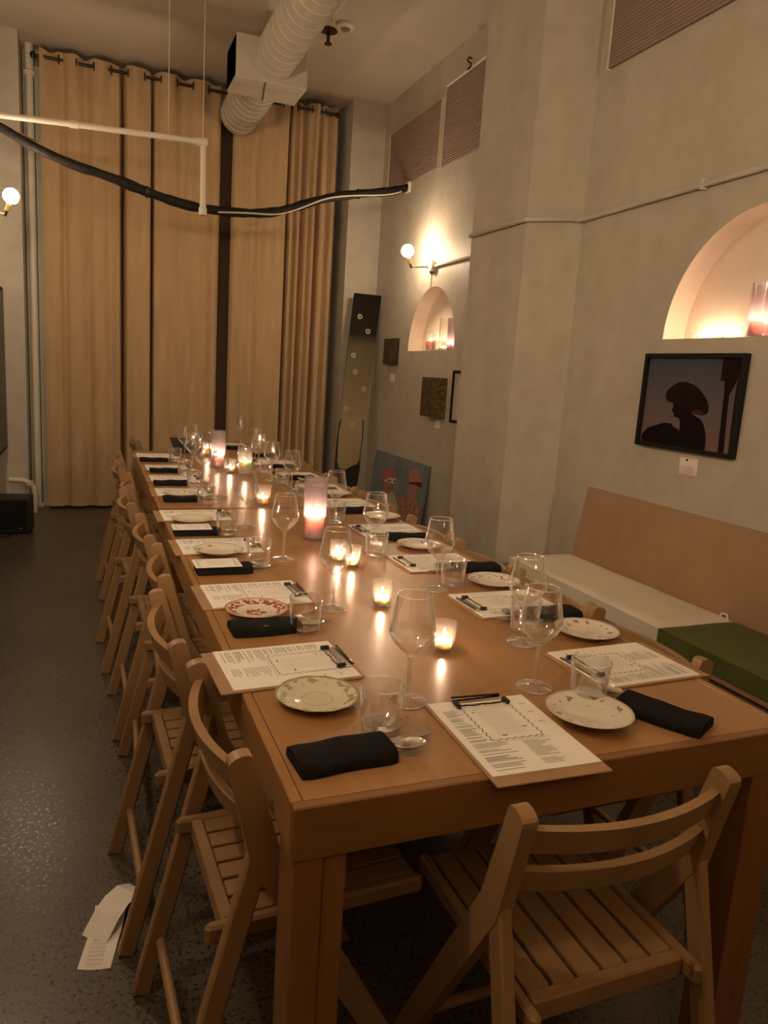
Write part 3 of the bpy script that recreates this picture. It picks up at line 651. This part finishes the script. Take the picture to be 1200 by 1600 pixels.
# clipboard with a printed menu; origin at the page centre, +y = clip end
def make_clipboard():
    e = empty('clipboard'); W, H = .216, .279
    MB().box((-.113,-.166,0),(.113,.150,.0032),bev=.0012).build('board', BOARD, e)
    sh = MB().box((-W/2,-H/2,.0034),(W/2,H/2,.0062)).build('menu_sheet', PAPER, e)
    def P(u, v): return (-W/2+u*W, H/2-v*H)
    zt = .0065; ink = MB(); grey = MB(); rnd = random.Random(3)
    def line(u0, u1, v, t=.0012, mb=None):
        (xa, ya), (xb, _) = P(u0, v), P(u1, v); (mb or ink).add([(xa,ya-t/2,zt),(xb,ya-t/2,zt),(xb,ya+t/2,zt),(xa,ya+t/2,zt)], [(0,1,2,3)])
    v = .15
    while v < .95:
        u = .065; end = .24 if v < .62 else .40
        u1 = u + (end-u)*(.55+.45*rnd.random())
        line(u, u1, v, .0018 if rnd.random() < .25 else .0013); v += .017 if rnd.random() < .8 else .034
    v = .65
    while v < .94:
        line(.52, .52+.26*(.5+.5*rnd.random()), v); v += .019 if rnd.random() < .8 else .04
    for v in (.14,.27,.42): line(.86,.93,v,.0014)
    line(.28,.80,.625,.0007); line(.5,.5+.004,.64)
    v = .155
    while v < .55: line(.36+.02*rnd.random(), .69-.06*rnd.random(), v, .0006, grey); v += .02
    for a, c in (((.33,.20),.03),((.66,.46),.05),((.40,.55),.05)): line(a[0], a[0]+c, a[1], .0028)
    # wavy frame
    def wavy(p0, p1, waves, flip):
        K = waves*8; q = []
        for i in range(K+1):
            t = i/K; u = p0[0]+(p1[0]-p0[0])*t; v = p0[1]+(p1[1]-p0[1])*t; a = .0024*math.sin(2*PI*waves*t)
            x, y = P(u, v); q.append((x, y+a) if flip else (x+a, y))
        hw = .0009; off = (0, hw) if flip else (hw, 0); Pp = []
        for x, y in q: Pp += [(x-off[0],y-off[1],zt),(x+off[0],y+off[1],zt)]
        fs = [(2*i,2*i+1,2*i+3,2*i+2) for i in range(K)]
        ink.add(Pp, fs)
    wavy((.27,.09),(.77,.09),7,True); wavy((.27,.60),(.77,.60),7,True); wavy((.27,.09),(.27,.60),9,False); wavy((.77,.09),(.77,.60),9,False)
    ink.build('printing', INK, sh); grey.build('faint_printing', INK_L, sh)
    cl = MB().box((-.058,.118,.0062),(.058,.142,.010),bev=.0015).build('clip', STEEL, e)
    MB().tube([(-.055,.118,.012),(-.055,.108,.012),(-.02,.104,.011),(0,.108,.011),(.02,.104,.011),(.055,.108,.012),(.055,.118,.012)], .0014, 6).build('spring_wire', DARKMETAL, cl, True)
    for x in (-.055,.055): MB().tube([(x,.103,.012),(x,.122,.012)], .005, 8).build('rubber_tip', BLACK, cl, True)
    MB().tube([(-.055,.141,.014),(.055,.141,.012)], .0022, 8).build('hinge_rod', DARKMETAL, cl, True)
    return e
clip0 = make_clipboard(); cused = [False]
def clipboard(x, y, rz, label, z=TZ):
    c = clip0 if not cused[0] else copy_tree(clip0); cused[0] = True
    c.location = (x,y,z); c.rotation_euler = (0,0,rz); return tag(c, label, 'clipboard', 'menu clipboards on the table')

# folded black napkin, long axis +x = open end with the cutlery
def napkin_mesh(seed):
    rnd = random.Random(seed); Lh, Wh, H = .087, .047, .022; nx, ny = 24, 14; P = []; fs = []
    ph = rnd.random()*6
    def f(i, j):
        x = -Lh + 2*Lh*i/nx; a = PI*j/ny
        k = 1 - .10*max(0, (abs(x)-.070)/.018)
        y = -Wh*math.copysign(abs(math.cos(a))**.55, math.cos(a))*k; z = H*math.sin(a)**.5*(1-.10*math.cos(x*30+ph)*.5) if 0 < j < ny else 0.0
        z += .0015*math.sin(x*70+ph)*math.sin(a); y += .002*math.sin(x*40+ph*2)
        return (x, y, max(z, 0))
    for i in range(nx+1):
        for j in range(ny+1): P.append(f(i,j))
    w_ = ny+1
    for i in range(nx):
        for j in range(ny): fs.append((i*w_+j, i*w_+j+1, (i+1)*w_+j+1, (i+1)*w_+j))
    fs.append(tuple(range(ny,-1,-1))); fs.append(tuple(nx*w_+j for j in range(ny+1)))
    for i in range(nx): fs.append((i*w_, (i+1)*w_, (i+1)*w_+ny, i*w_+ny))
    return MB().add(P, fs)
NAPM = []
for s in (1,2,3):
    o = napkin_mesh(s).build('napkin', BLACKC, None, True); NAPM.append(o.data); bpy.data.objects.remove(o)
def ribbon(mb, pts, th):
    """pts: list of (x, halfwidth, z) along x"""
    P = []
    for x, hw, z in pts: P += [(x,-hw,z),(x,hw,z),(x,hw,z+th),(x,-hw,z+th)]
    n = len(pts); fs = [(3,2,1,0), (4*n-4,4*n-3,4*n-2,4*n-1)]
    for i in range(n-1):
        for k in range(4): j = (k+1) % 4; fs.append((4*i+k, 4*i+j, 4*i+4+j, 4*i+4+k))
    return mb.add(P, fs)
def cutlery_meshes():
    d = {}
    f = MB(); ribbon(f, [(-.06,.004,0),(.02,.003,.002),(.05,.003,.006),(.058,.010,.006),(.070,.0115,.004),(.078,.0115,.003)], .0016)
    for k in range(4): y = -.0095+.0063*k; f.add([(a,y+b_,z) for a,z in ((.077,.003),(.118,.008)) for b_, zz in ((-.0014,0),(.0014,0))] + [(a,y+b_,z+.0016) for a,z in ((.077,.003),(.118,.008)) for b_ in (-.0014,.0014)], [(0,1,3,2),(4,6,7,5),(0,4,5,1),(2,3,7,6),(0,2,6,4),(1,5,7,3)])
    d['fork'] = f
    k = MB(); ribbon(k, [(-.06,.005,0),(.03,.005,0),(.04,.009,0),(.09,.0095,0),(.125,.007,0),(.142,.001,0)], .0016); d['knife'] = k
    s = MB(); n = 20; P = [(.082,0,-.001)]; 
    for rr, z in ((.5,.0005),(.85,.005),(1.0,.0085)):
        for i in range(n): a = 2*PI*i/n; P.append((.082+.030*rr*math.cos(a), .0185*rr*math.sin(a)*(1+.12*math.cos(a)), z))
    fs = [(0,1+i,1+(i+1)%n) for i in range(n)]
    for q in range(2):
        for i in range(n): j = (i+1) % n; fs.append((1+q*n+i, 1+(q+1)*n+i, 1+(q+1)*n+j, 1+q*n+j))
    s.add(P, fs); ribbon(s, [(-.05,.004,.010),(.03,.003,.009),(.054,.0045,.0075)], .0016); d['spoon'] = s
    return d
CUT = {}
for k, m_ in cutlery_meshes().items():
    o = m_.build(k, STEEL, None, True); CUT[k] = o.data; bpy.data.objects.remove(o)
def napkin(x, y, rz, label, place, cut=('fork','knife','spoon'), var=0, sx=1.0):
    o = link('napkin', NAPM[var % 3], None, (x,y,TZ), (0,0,rz)); o.scale = (sx,1,1); tag(o, label, 'napkin', 'black napkins on the table')
    R = Matrix.Rotation(rz, 3, 'Z')
    for c in cut:
        off, z, r = {'fork': ((.040*sx+.0,.026,0), .0080, .30), 'knife': ((.050*sx,.010,0), .0060, .10), 'spoon': ((.040*sx,-.022,0), .0085, .05)}[c]
        q = R @ Vector(off); tag(link(c, CUT[c], None, (x+q.x, y+q.y, TZ+z), (0,0,rz+r)), 'stainless %s in the napkin at the %s' % (c, place), c, 'cutlery in the napkins')
    return o
def card(x, y, z, rz, label):
    e = empty('drinks_card', (x,y,z), (0,0,rz))
    MB().box((-.073,-.052,0),(.073,.052,.0012)).build('card', PAPER, e); ink = MB(); zt = .0014
    for sx, sy in ((-1,0),(1,0)):
        q = [(sx*.058+.0022*math.sin(i*1.05), -.042+.084*i/40) for i in range(41)]; P = []
        for x_, y_ in q: P += [(x_-.0008,y_,zt),(x_+.0008,y_,zt)]
        ink.add(P, [(2*i,2*i+1,2*i+3,2*i+2) for i in range(40)])
    for yv in (-.02,-.008,.004,.016,.028): ink.add([(-.03,yv,zt),(.03,yv,zt),(.03,yv+.0008,zt),(-.03,yv+.0008,zt)], [(0,1,2,3)])
    ink.add([(-.05,.035,zt),(-.04,.035,zt),(-.04,.039,zt),(-.05,.039,zt)], [(0,1,2,3)])
    ink.build('printing', INK, e); return tag(e, label, 'card', 'small printed cards on napkins')

# head place
clipboard(.4491,.1296,-.028,'menu clipboard overhanging the table edge at the head chair')
plate(.640,.142,'sprig','white plate with grey sprigs overlapping the head clipboard',1.0,TZ+.0066)
napkin(.800,.112,math.radians(118),'black napkin lying slantwise at the head place by the table corner','head place',('knife','spoon'),0)
tumbler(.697,.222,'water tumbler behind the sprig plate at the head place')
wine(.618,.305,'wine glass at the head place, beside the head clipboard')
# aisle side (diners facing the bench): clip towards +x
PA = 'aisle-side place %s from the head chair'
Lm = [(.118,.538,.05,-.005),(.158,1.066,.03,0),(.148,1.66,.02,0),(.136,2.225,.01,0),(.160,2.815,0,0),(.165,3.275,0,0),(.170,3.71,0,0),(.150,4.32,0,0)]
Lp = [(.138,.352,'green'),(.130,.905,'red'),(.131,1.545,'sprig'),(.105,2.076,'cream'),(.127,2.69,'sprig'),(.13,3.16,'cream'),(.13,3.64,'cream'),(.13,4.2,'cream')]
Ln = [(.116,.125,4),(.125,.775,2),(.112,1.335,1),(.100,1.885,0),(.124,2.60,0),(.117,3.085,0),(.130,3.560,0),(.103,4.055,0)]
Lt = [(.218,.208),(.222,.752),(.235,1.39),(.207,1.84),(.218,2.485),(.225,2.95),(.225,3.40),(.235,4.03)]
Lg = [(.316,.306),(.347,.908),(.339,1.460),(.312,2.00),(.315,2.70),(.292,3.15),(.30,3.65),(.31,4.15)]
PD = {'green':'scalloped plate with green-gold floral rim','red':'plate with a red floral rim','sprig':'white plate with grey sprigs','cream':'plain cream plate','violet':'plate with a pale violet floral rim'}
for i in range(8):
    pl = PA % ORD[i]
    x, y, a, _ = Lm[i]; clipboard(x, y, -PI/2+a, 'menu clipboard at the '+pl)
    if i < 5: plate(Lp[i][0], Lp[i][1], Lp[i][2], PD[Lp[i][2]]+' at the '+pl, None if i else .3, TZ+(.0066 if i in (2,3,4) else 0), .98)
    x, y, a = Ln[i]; napkin(x, y, math.radians(a), 'folded black napkin at the '+pl, pl, ('fork','knife','spoon') if i < 5 else ('spoon',), i)
    tumbler(Lt[i][0], Lt[i][1], 'water tumbler at the '+pl)
    wine(Lg[i][0], Lg[i][1], 'wine glass at the '+pl)
card(.092,1.345,TZ+.0242,.02,'small printed card on the napkin at the third aisle-side place')
card(.080,1.895,TZ+.0242,.0,'small printed card on the napkin at the fourth aisle-side place')
# bench side: clip towards -x
PB = 'bench-side place %s from the head chair'
Rm = [(.905,.366,.04),(.872,.852,.02),(.862,1.332,.01),(.890,1.868,.0),(.893,2.50,0),(.89,2.98,0),(.89,3.45,0),(.89,4.05,0)]
Rp = [(.955,.576,'sprig'),(.945,1.058,'violet'),(.905,1.572,'violet'),(.965,2.13,'cream'),(.94,2.75,'cream'),(.94,3.22,'cream'),(.94,3.72,'cream'),(.94,4.3,'cream')]
Rn = [(.945,.730,178),(.972,1.232,176),(.915,1.715,172),(.885,2.285,180),(.90,2.88,180),(.90,3.32,180),(.90,3.82,180),(.90,4.42,180)]
Rt = [(.800,.640),(.797,1.066),(.680,1.452),(.727,2.075),(.74,2.66),(.74,3.12),(.74,3.56),(.74,4.3)]
Rg = [(.742,.556),(.724,1.033),(.685,1.490),(.716,2.064),(.712,2.815),(.706,3.262),(.72,3.70),(.79,4.15)]
for i in range(8):
    pl = PB % ORD[i]
    x, y, a = Rm[i]; clipboard(x, y, PI/2+a, 'menu clipboard at the '+pl)
    if i < 6: plate(Rp[i][0], Rp[i][1], Rp[i][2], PD[Rp[i][2]]+' at the '+pl)
    x, y, a = Rn[i]; napkin(x, y, math.radians(a), 'folded black napkin at the '+pl, pl, ('knife','spoon') if i < 5 else ('spoon',), i+1, .92)
    tumbler(Rt[i][0], Rt[i][1], 'water tumbler at the '+pl)
    wine(Rg[i][0], Rg[i][1], 'wine glass at the '+pl)
# far end
clipboard(.80,5.14,PI,'menu clipboard on the small end table below the curtain')
napkin(.80,4.86,0,'folded black napkin on the small end table','small end table',('spoon',),2)
wine(.90,5.30,'wine glass on the small end table beside its clipboard'); tumbler(.66,5.28,'water tumbler on the small end table')
wine(.40,4.30,'wine glass beside the black caddy at the table far end')
e = empty('menu_caddy', (.345,4.56,TZ))
P = []; 
for z, sx, sy in ((0,.055,.04),(.115,.095,.05)):
    P += [(-sx,-sy,z),(sx,-sy,z),(sx,sy,z),(-sx,sy,z)]
MB().add(P, [(3,2,1,0),(0,1,5,4),(1,2,6,5),(2,3,7,6),(3,0,4,7),(4,5,6,7)]).build('box', BLACK, e)
MB().box((-.098,-.053,.115),(.098,-.045,.122)).box((-.098,.045,.115),(.098,.053,.122)).box((-.098,-.045,.115),(-.090,.045,.122)).box((.090,-.045,.115),(.098,.045,.122)).build('wooden_rim', BEECH, e)
tag(e, 'black flared caddy with a wooden rim at the table far end', 'caddy')

# ------------------------------------------------------------------ pictures
def wallfn(y_left, y_right, z_top, z_bot, x):
    return lambda u, v, d=0: (x-d, y_left+(y_right-y_left)*u, z_top+(z_bot-z_top)*v)
e = empty('framed_photograph', (0,0,0)); ft = .03
fn = wallfn(2.146,1.507,1.603,1.138,X1-ft)
FR = plain('black_frame', (.008,.007,.008), .6, Specular_IOR_Level=.2)
y0, y1, z0, z1 = 1.507, 2.146, 1.138, 1.603; fwid = .020
for a, b_ in (((X1-ft,y0,z0),(X1,y1,z0+fwid)),((X1-ft,y0,z1-fwid),(X1,y1,z1)),((X1-ft,y0,z0+fwid),(X1,y0+fwid,z1-fwid)),((X1-ft,y1-fwid,z0+fwid),(X1,y1,z1-fwid))): MB().box(a, b_).build('frame_bar', FR, e)
def dusk():
    m, nt, b = new_mat('dusk_photo_print'); tc = N(nt, 'ShaderNodeTexCoord'); sx = N(nt, 'ShaderNodeSeparateXYZ'); L(nt, tc.outputs['Generated'], sx.inputs[0])
    r = ramp(nt, [(0,(.20,.125,.11)),(.45,(.13,.108,.125)),(1,(.05,.072,.11))]); L(nt, sx.outputs[2], r.inputs[0]); L(nt, r.outputs[0], b.inputs['Base Color'])
    b.inputs['Roughness'].default_value = .5; b.inputs['Specular IOR Level'].default_value = .15; return m
pr = MB().box((X1-.012,y0+fwid,z0+fwid),(X1-.002,y1-fwid,z1-fwid)).build('print', dusk(), e)
DK = plain('silhouette_ink', (.006,.003,.003), .6, Specular_IOR_Level=.1); DKR = plain('silhouette_red', (.07,.02,.016), .6, Specular_IOR_Level=.1); DKB = plain('silhouette_brown', (.012,.005,.005), .6, Specular_IOR_Level=.1)
fp = wallfn(2.146,1.507,1.603,1.138,X1-.0125)
def lay(poly, nm, mt, d): flat(poly, nm, mt, pr, lambda u, v: fp(max(.032,min(.968,u)), max(.044,min(.956,v)), d))
lay([(0.043,0.879),(0.1,0.8),(0.189,0.764),(0.275,0.728),(0.351,0.726),(0.393,0.765),(0.431,0.773),(0.453,0.845),(0.396,0.965),(0.043,0.978)],'printed_tree',DK,.0004)
lay([(0.353,0.516),(0.351,0.545),(0.345,0.595),(0.367,0.618),(0.371,0.643),(0.391,0.659),(0.422,0.659),(0.446,0.697),(0.449,0.771),(0.435,0.847),(0.387,0.903),(0.359,0.97),(0.448,0.988),(0.727,0.969),(0.724,0.857),(0.706,0.764),(0.68,0.696),(0.639,0.646),(0.578,0.622),(0.55,0.589),(0.515,0.543),(0.457,0.511)],'printed_figure',DK,.0006)
lay([(0.257,0.452),(0.259,0.407),(0.289,0.362),(0.333,0.322),(0.391,0.292),(0.451,0.289),(0.524,0.306),(0.587,0.345),(0.653,0.413),(0.689,0.469),(0.707,0.527),(0.708,0.574),(0.69,0.602),(0.646,0.616),(0.588,0.609),(0.556,0.588),(0.512,0.568),(0.458,0.524),(0.353,0.516),(0.281,0.494)],'printed_hat',DKB,.0008)
lay([(0.554,0.576),(0.628,0.564),(0.677,0.589),(0.635,0.614),(0.576,0.61)],'printed_hat_lining',DKR,.0010)
lay([(0.784,0.04),(0.915,0.045),(0.932,0.247),(0.879,0.398),(0.881,0.489),(0.903,0.964),(0.847,0.962),(0.832,0.401),(0.819,0.263),(0.782,0.265),(0.778,0.069)],'printed_post',DKB,.0004)
lay([(0.91,0.045),(0.985,0.039),(0.988,0.368),(0.992,0.706),(0.997,0.978),(0.944,0.969),(0.936,0.712),(0.931,0.394),(0.937,0.247)],'printed_dark_edge',DK,.0006)  # dark strip at the print's edge, part of mat and frame
MB().add([(X1-.0145,y0+fwid,z0+fwid),(X1-.0145,y1-fwid,z0+fwid),(X1-.0145,y1-fwid,z1-fwid),(X1-.0145,y0+fwid,z1-fwid)],[(0,1,2,3)]).build('glazing', thin_glass('picture_glass',(1,1,1),.012,.4,5), e)
tag(e, 'black framed photograph of a hatted silhouette against a dusk sky', 'picture')
def wcard(y, z, w_, h, label, black=False):
    e = empty('caption_card', (X1,y,z))
    MB().box((-.003,-w_/2,-h/2),(0,w_/2,h/2)).build('card', PAPER if not black else plain('clear_sleeve', (.62,.55,.45), .12), e)
    g = MB()
    for k in range(3): g.box((-.0034,-w_*.30,-h*.05-k*h*.13),(-.003,w_*.25-k*.01,-h*.02-k*h*.13))
    g.build('printing', INK_L, e)
    if black: MB().box((-.0036,w_*.05,h*.28),(-.003,w_*.16,h*.42)).build('black_square', BLACK, e)
    return tag(e, label, 'card', 'caption cards on the wall')
wcard(1.78,1.070,.115,.085,'glossy caption card pinned below the framed silhouette photograph',True)
wcard(5.66,1.39,.10,.07,'small caption card below the smallest dark canvas')
wcard(4.60,1.04,.09,.07,'small caption card below the thick dark canvas')
def block(y0, y1, z0, z1, t, label, edge):
    e = empty('small_canvas', (X1,(y0+y1)/2,z0)); hy = (y1-y0)/2
    MB().box((-t,-hy,0),(-t+.003,hy,z1-z0)).build('painted_face', CANVAS_DARK, e)
    MB().box((-t+.003,-hy,0),(0,hy,z1-z0)).build('edge', edge, e)
    return tag(e, label, 'painting', 'small dark canvases on the wall')
block(5.54,5.82,1.512,1.752,.045,'smallest dark mottled canvas beside the small niche', plain('dark_canvas_side', (.03,.02,.012), .8))
block(4.47,4.76,1.095,1.415,.095,'thick dark canvas with speckled edges below the small niche', CANVAS_EDGE)
e = empty('white_framed_print', (X1,0,0))
for a, b_ in (((-.02,3.70,1.075),(0,4.35,1.095)),((-.02,3.70,1.46),(0,4.35,1.48)),((-.02,4.335,1.095),(0,4.35,1.46)),((-.02,3.70,1.095),(0,3.715,1.46))): MB().box(a, b_).build('frame_bar', FR, e)
MB().box((-.006,3.715,1.095),(-.001,4.335,1.46)).build('white_mat', plain('cream_mat_board', (.50,.46,.38), .8), e)
MB().box((-.0075,3.80,1.17),(-.006,4.22,1.40)).build('print', CANVAS_DARK, e)
tag(e, 'cream matted print in a thin black frame half behind the column', 'picture')
# tall painted board leaning in the corner
BA = (6.08-5.86)/(2.17-.36); B0 = 6.08 - BA*2.17
def bpt(x, z, d=0): return (x, B0+BA*z-d, z)
e = empty('tall_art_board', (0,0,0))
def fade():
    m, nt, b = new_mat('faded_board_paint'); tc = N(nt, 'ShaderNodeTexCoord'); sx = N(nt, 'ShaderNodeSeparateXYZ'); L(nt, tc.outputs['Object'], sx.inputs[0])
    r = ramp(nt, [(0,(.36,.28,.17)),(.42,(.36,.28,.17)),(.62,(.20,.165,.10)),(.76,(.13,.105,.065)),(.82,(.020,.016,.012)),(1,(.010,.008,.007))])
    mr = N(nt, 'ShaderNodeMapRange'); mr.inputs[2].default_value = 2.18; L(nt, sx.outputs[2], mr.inputs[0]); L(nt, mr.outputs[0], r.inputs[0]); L(nt, r.outputs[0], b.inputs['Base Color']); b.inputs['Roughness'].default_value = .8; b.inputs['Specular IOR Level'].default_value = .15; return m
Q = [(1.880,0),(2.146,0),(2.397,2.175),(2.117,2.175)]
P = [bpt(x,z) for x,z in Q] + [bpt(x,z,-.018) for x,z in Q]
MB().add(P, [(0,1,2,3),(7,6,5,4),(0,4,5,1),(1,5,6,2),(2,6,7,3),(3,7,4,0)]).build('board', fade(), e)
fork = [(1.996,.977),(2.001,.959),(1.975,.819),(1.963,.553),(1.98,.487),(2.043,.466),(2.106,.504),(2.169,.527),(2.193,.572),(2.199,.647),(2.218,.767),(2.221,.96),(2.234,.96),(2.229,.767),(2.207,.647),(2.199,.483),(2.181,.348),(2.127,.228),(2.10,.10),(1.90,.08),(1.92,.30),(1.934,.464),(1.953,.745),(1.974,.907)]
flat(fork, 'black_drip_shape', BLACK, e, lambda x, z: bpt(x,z,.0015))
RINGM = plain('pale_ring_tone', (.42,.38,.30), .5)  # flat pale rings laid on the board
HALO = plain('soft_ring_halo', (.12,.10,.07), .5)
for x, z in ((2.176,1.955),(2.261,1.82),(2.115,1.579),(2.135,1.424),(2.228,1.259),(2.048,1.064),(2.114,.912)):
    n = 28; P = []; ri, ro = .010, .025
    for i in range(n):
        a = 2*PI*i/n; k = 1+.06*math.sin(3*a+x*50)
        P += [bpt(x+ri*math.cos(a), z+ri*math.sin(a), .0015), bpt(x+ro*k*math.cos(a), z+ro*k*math.sin(a), .0015)]
    MB().add(P, [(2*i,2*i+1,(2*i+3)%(2*n),(2*i+2)%(2*n)) for i in range(n)]).build('painted_ring', RINGM, e)
tag(e, 'tall narrow dark board with pale rings leaning in the corner', 'painting')
# blue portrait canvas leaning against the wall
e = empty('portrait_canvas', (0,0,0)); TLp, TRp, BRp, BLp = [Vector(q) for q in ((2.378,5.9,.675),(2.378,4.65,.675),(2.293,4.65,0),(2.293,5.9,0))]
nrm = (TRp-TLp).cross(BLp-TLp).normalized()
if nrm.x > 0: nrm = -nrm
def bl(u, v, d=0): u = max(0,min(1,u)); v = max(0,min(1,v)); return TLp + (TRp-TLp)*u + (BLp-TLp)*v + nrm*d
P = [bl(u,v,0) for u,v in ((0,0),(1,0),(1,1),(0,1))] + [bl(u,v,-.022) for u,v in ((0,0),(1,0),(1,1),(0,1))]
BLUE = noisy('blue_canvas_paint', (.12,.17,.20), (.20,.25,.27), (5,5,5), 5, .6, .05)
MB().add(P, [(0,1,2,3),(7,6,5,4),(0,4,5,1),(1,5,6,2),(2,6,7,3),(3,7,4,0)]).build('canvas', BLUE, e)
PK = plain('pink_hair_paint', (.40,.13,.15), .6); SKN = plain('rose_skin_paint', (.36,.17,.14), .6); LIP = plain('magenta_paint', (.30,.09,.12), .6)
YEL = plain('pale_yellow_paint', (.68,.58,.36), .6); WHT = noisy('white_robe_paint', (.42,.38,.30), (.52,.47,.38), (10,10,10), 4, .6); DRED = plain('dark_red_paint', (.12,.015,.015), .5)
CON = plain('coral_hair_paint', (.40,.18,.15), .6); BRN = noisy('flecked_dress_paint', (.20,.10,.07), (.44,.25,.18), (22,22,22), 4, .6, 0, .38, .6)
SHP = [('hair',PK,[(0.217,0.403),(0.196,0.298),(0.249,0.218),(0.342,0.189),(0.445,0.211),(0.492,0.285),(0.472,0.315),(0.336,0.329),(0.266,0.394)],.001),
 ('face',SKN,[(0.266,0.394),(0.336,0.329),(0.496,0.303),(0.494,0.372),(0.468,0.457),(0.423,0.549),(0.341,0.566),(0.286,0.523)],.0014),
 ('robe',WHT,[(0.245,0.536),(0.344,0.575),(0.428,0.518),(0.445,0.474),(0.568,0.579),(0.633,0.7),(0.66,0.99),(0.12,0.99),(0.173,0.661)],.0018),
 ('lips',LIP,[(0.374,0.446),(0.467,0.399),(0.468,0.457),(0.416,0.473)],.0018),
 ('spectacles',YEL,[(0.25,0.388),(0.327,0.351),(0.335,0.324),(0.496,0.303),(0.502,0.35),(0.462,0.381),(0.366,0.39),(0.267,0.398)],.0018),
 ('lens',BLACK,[(0.332,0.37),(0.362,0.346),(0.406,0.353),(0.377,0.378)],.0022),('lens',BLACK,[(0.438,0.351),(0.469,0.328),(0.505,0.335),(0.477,0.359)],.0022),
 ('tall_hair',CON,[(0.708,0.113),(0.842,0.064),(0.884,0.139),(0.926,0.216),(0.726,0.284),(0.695,0.163)],.001),
 ('second_face',SKN,[(0.726,0.284),(0.887,0.246),(0.893,0.316),(0.876,0.394),(0.895,0.469),(0.805,0.499),(0.738,0.382)],.001),
 ('red_spectacles',DRED,[(0.725,.275),(.94,.222),(.953,.262),(.915,.293),(.838,.284),(.743,.298)],.0018),
 ('dress',BRN,[(0.575,.53),(.73,.44),(.9,.465),(.97,.53),(.99,.76),(.98,.99),(.67,.99),(.6,.62)],.0014)]
for nm, mt, poly, d in SHP: flat(poly, 'painted_'+nm, mt, e, lambda u, v, d=d: bl(u,v,d))
tag(e, 'blue canvas of two figures in sunglasses leaning on the wall', 'painting')
# dark picture on the aisle wall
e = empty('dark_wall_picture', (X0,0,0))
MB().box((0,4.6,.585),(.03,6.14,1.92),bev=.003).build('frame', FR, e)
MB().box((.03,4.63,.615),(.031,6.11,1.89)).build('print', noisy('dark_picture_print', (.02,.017,.017), (.06,.05,.048), (3,3,3), 4, .4), e)
tag(e, 'large dark picture on the aisle wall above the black speaker', 'picture')

# ------------------------------------------------------------------ floor things
e = empty('speaker_box', (-.855,5.42,0), (0,0,math.radians(-4)))
BS = noisy('black_speaker_shell', (.006,.006,.006), (.012,.011,.011), (60,60,60), 3, .55, .2)
MB().box((-.12,-.10,.012),(.13,.13,.285),bev=.006).build('cabinet', BS, e)
MB().box((-.105,-.106,.03),(.115,-.10,.268),bev=.002).build('grille', plain('speaker_cloth', (.004,.004,.004), .95), e)
MB().box((.06,-.108,.045),(.072,-.106,.055)).build('badge', plain('silver_badge', (.5,.48,.44), .3, .9), e)
for x in (-.1,.11):
    for y in (-.08,.11): MB().lathe([(.014,0),(.012,.012)], 10, (x,y,0)).build('foot', BLACK, e)
tag(e, 'black cube speaker on the floor in the corner by the riser pipe', 'speaker')
e = empty('speaker_cable', (0,0,0))
MB().tube([(-.97,5.20,.006),(-.93,5.24,.006),(-.90,5.20,.006),(-.87,5.25,.006),(-.86,5.33,.006)], .005, 6).build('wire', BLACK, e, True)
tag(e, 'thin black cable on the floor in front of the speaker', 'cable')
def paper_strip(pts, w_, rz, loc, name, label):
    """curled paper: pts = (along, height) profile"""
    e = empty(name, loc, (0,0,rz)); P = []; rnd = random.Random(len(pts))
    for k, (a, z) in enumerate(pts):
        for t in (-1,-.3,.4,1): P.append((t*w_/2, a+.004*t*t, z+.004*abs(t)*(k % 2)))
    n = len(pts); fs = [(4*k+i, 4*k+i+1, 4*k+5+i, 4*k+4+i) for k in range(n-1) for i in range(3)]
    P2 = [(x,y,z+.0008) for x,y,z in P]; m_ = MB().add(P2, fs).add(P, [tuple(reversed(f)) for f in fs]); m_.build('paper', PAPER, e)
    g = MB()
    for k in range(7):
        y = pts[0][0] + (pts[1][0]-pts[0][0])*(k+1)/9; g.add([(-w_*.3,y,.0052),(w_*.2,y,.0052),(w_*.2,y+.0015,.0052),(-w_*.3,y+.0015,.0052)], [(0,1,2,3)])
    g.build('printing', INK_L, e); return tag(e, label, 'receipt', 'paper receipts on the floor')
paper_strip([(0,.0005),(.115,.0005),(.15,.012),(.17,.030)], .075, math.radians(-14), (-.285,.640,0), 'paper_receipt', 'flat printed paper receipt on the floor beside a chair foot')
paper_strip([(0,.002),(.05,.03),(.09,.045),(.14,.036),(.19,.01)], .072, math.radians(-38), (-.285,.735,0), 'paper_receipt', 'crumpled paper receipt lying over the flat one on the floor')
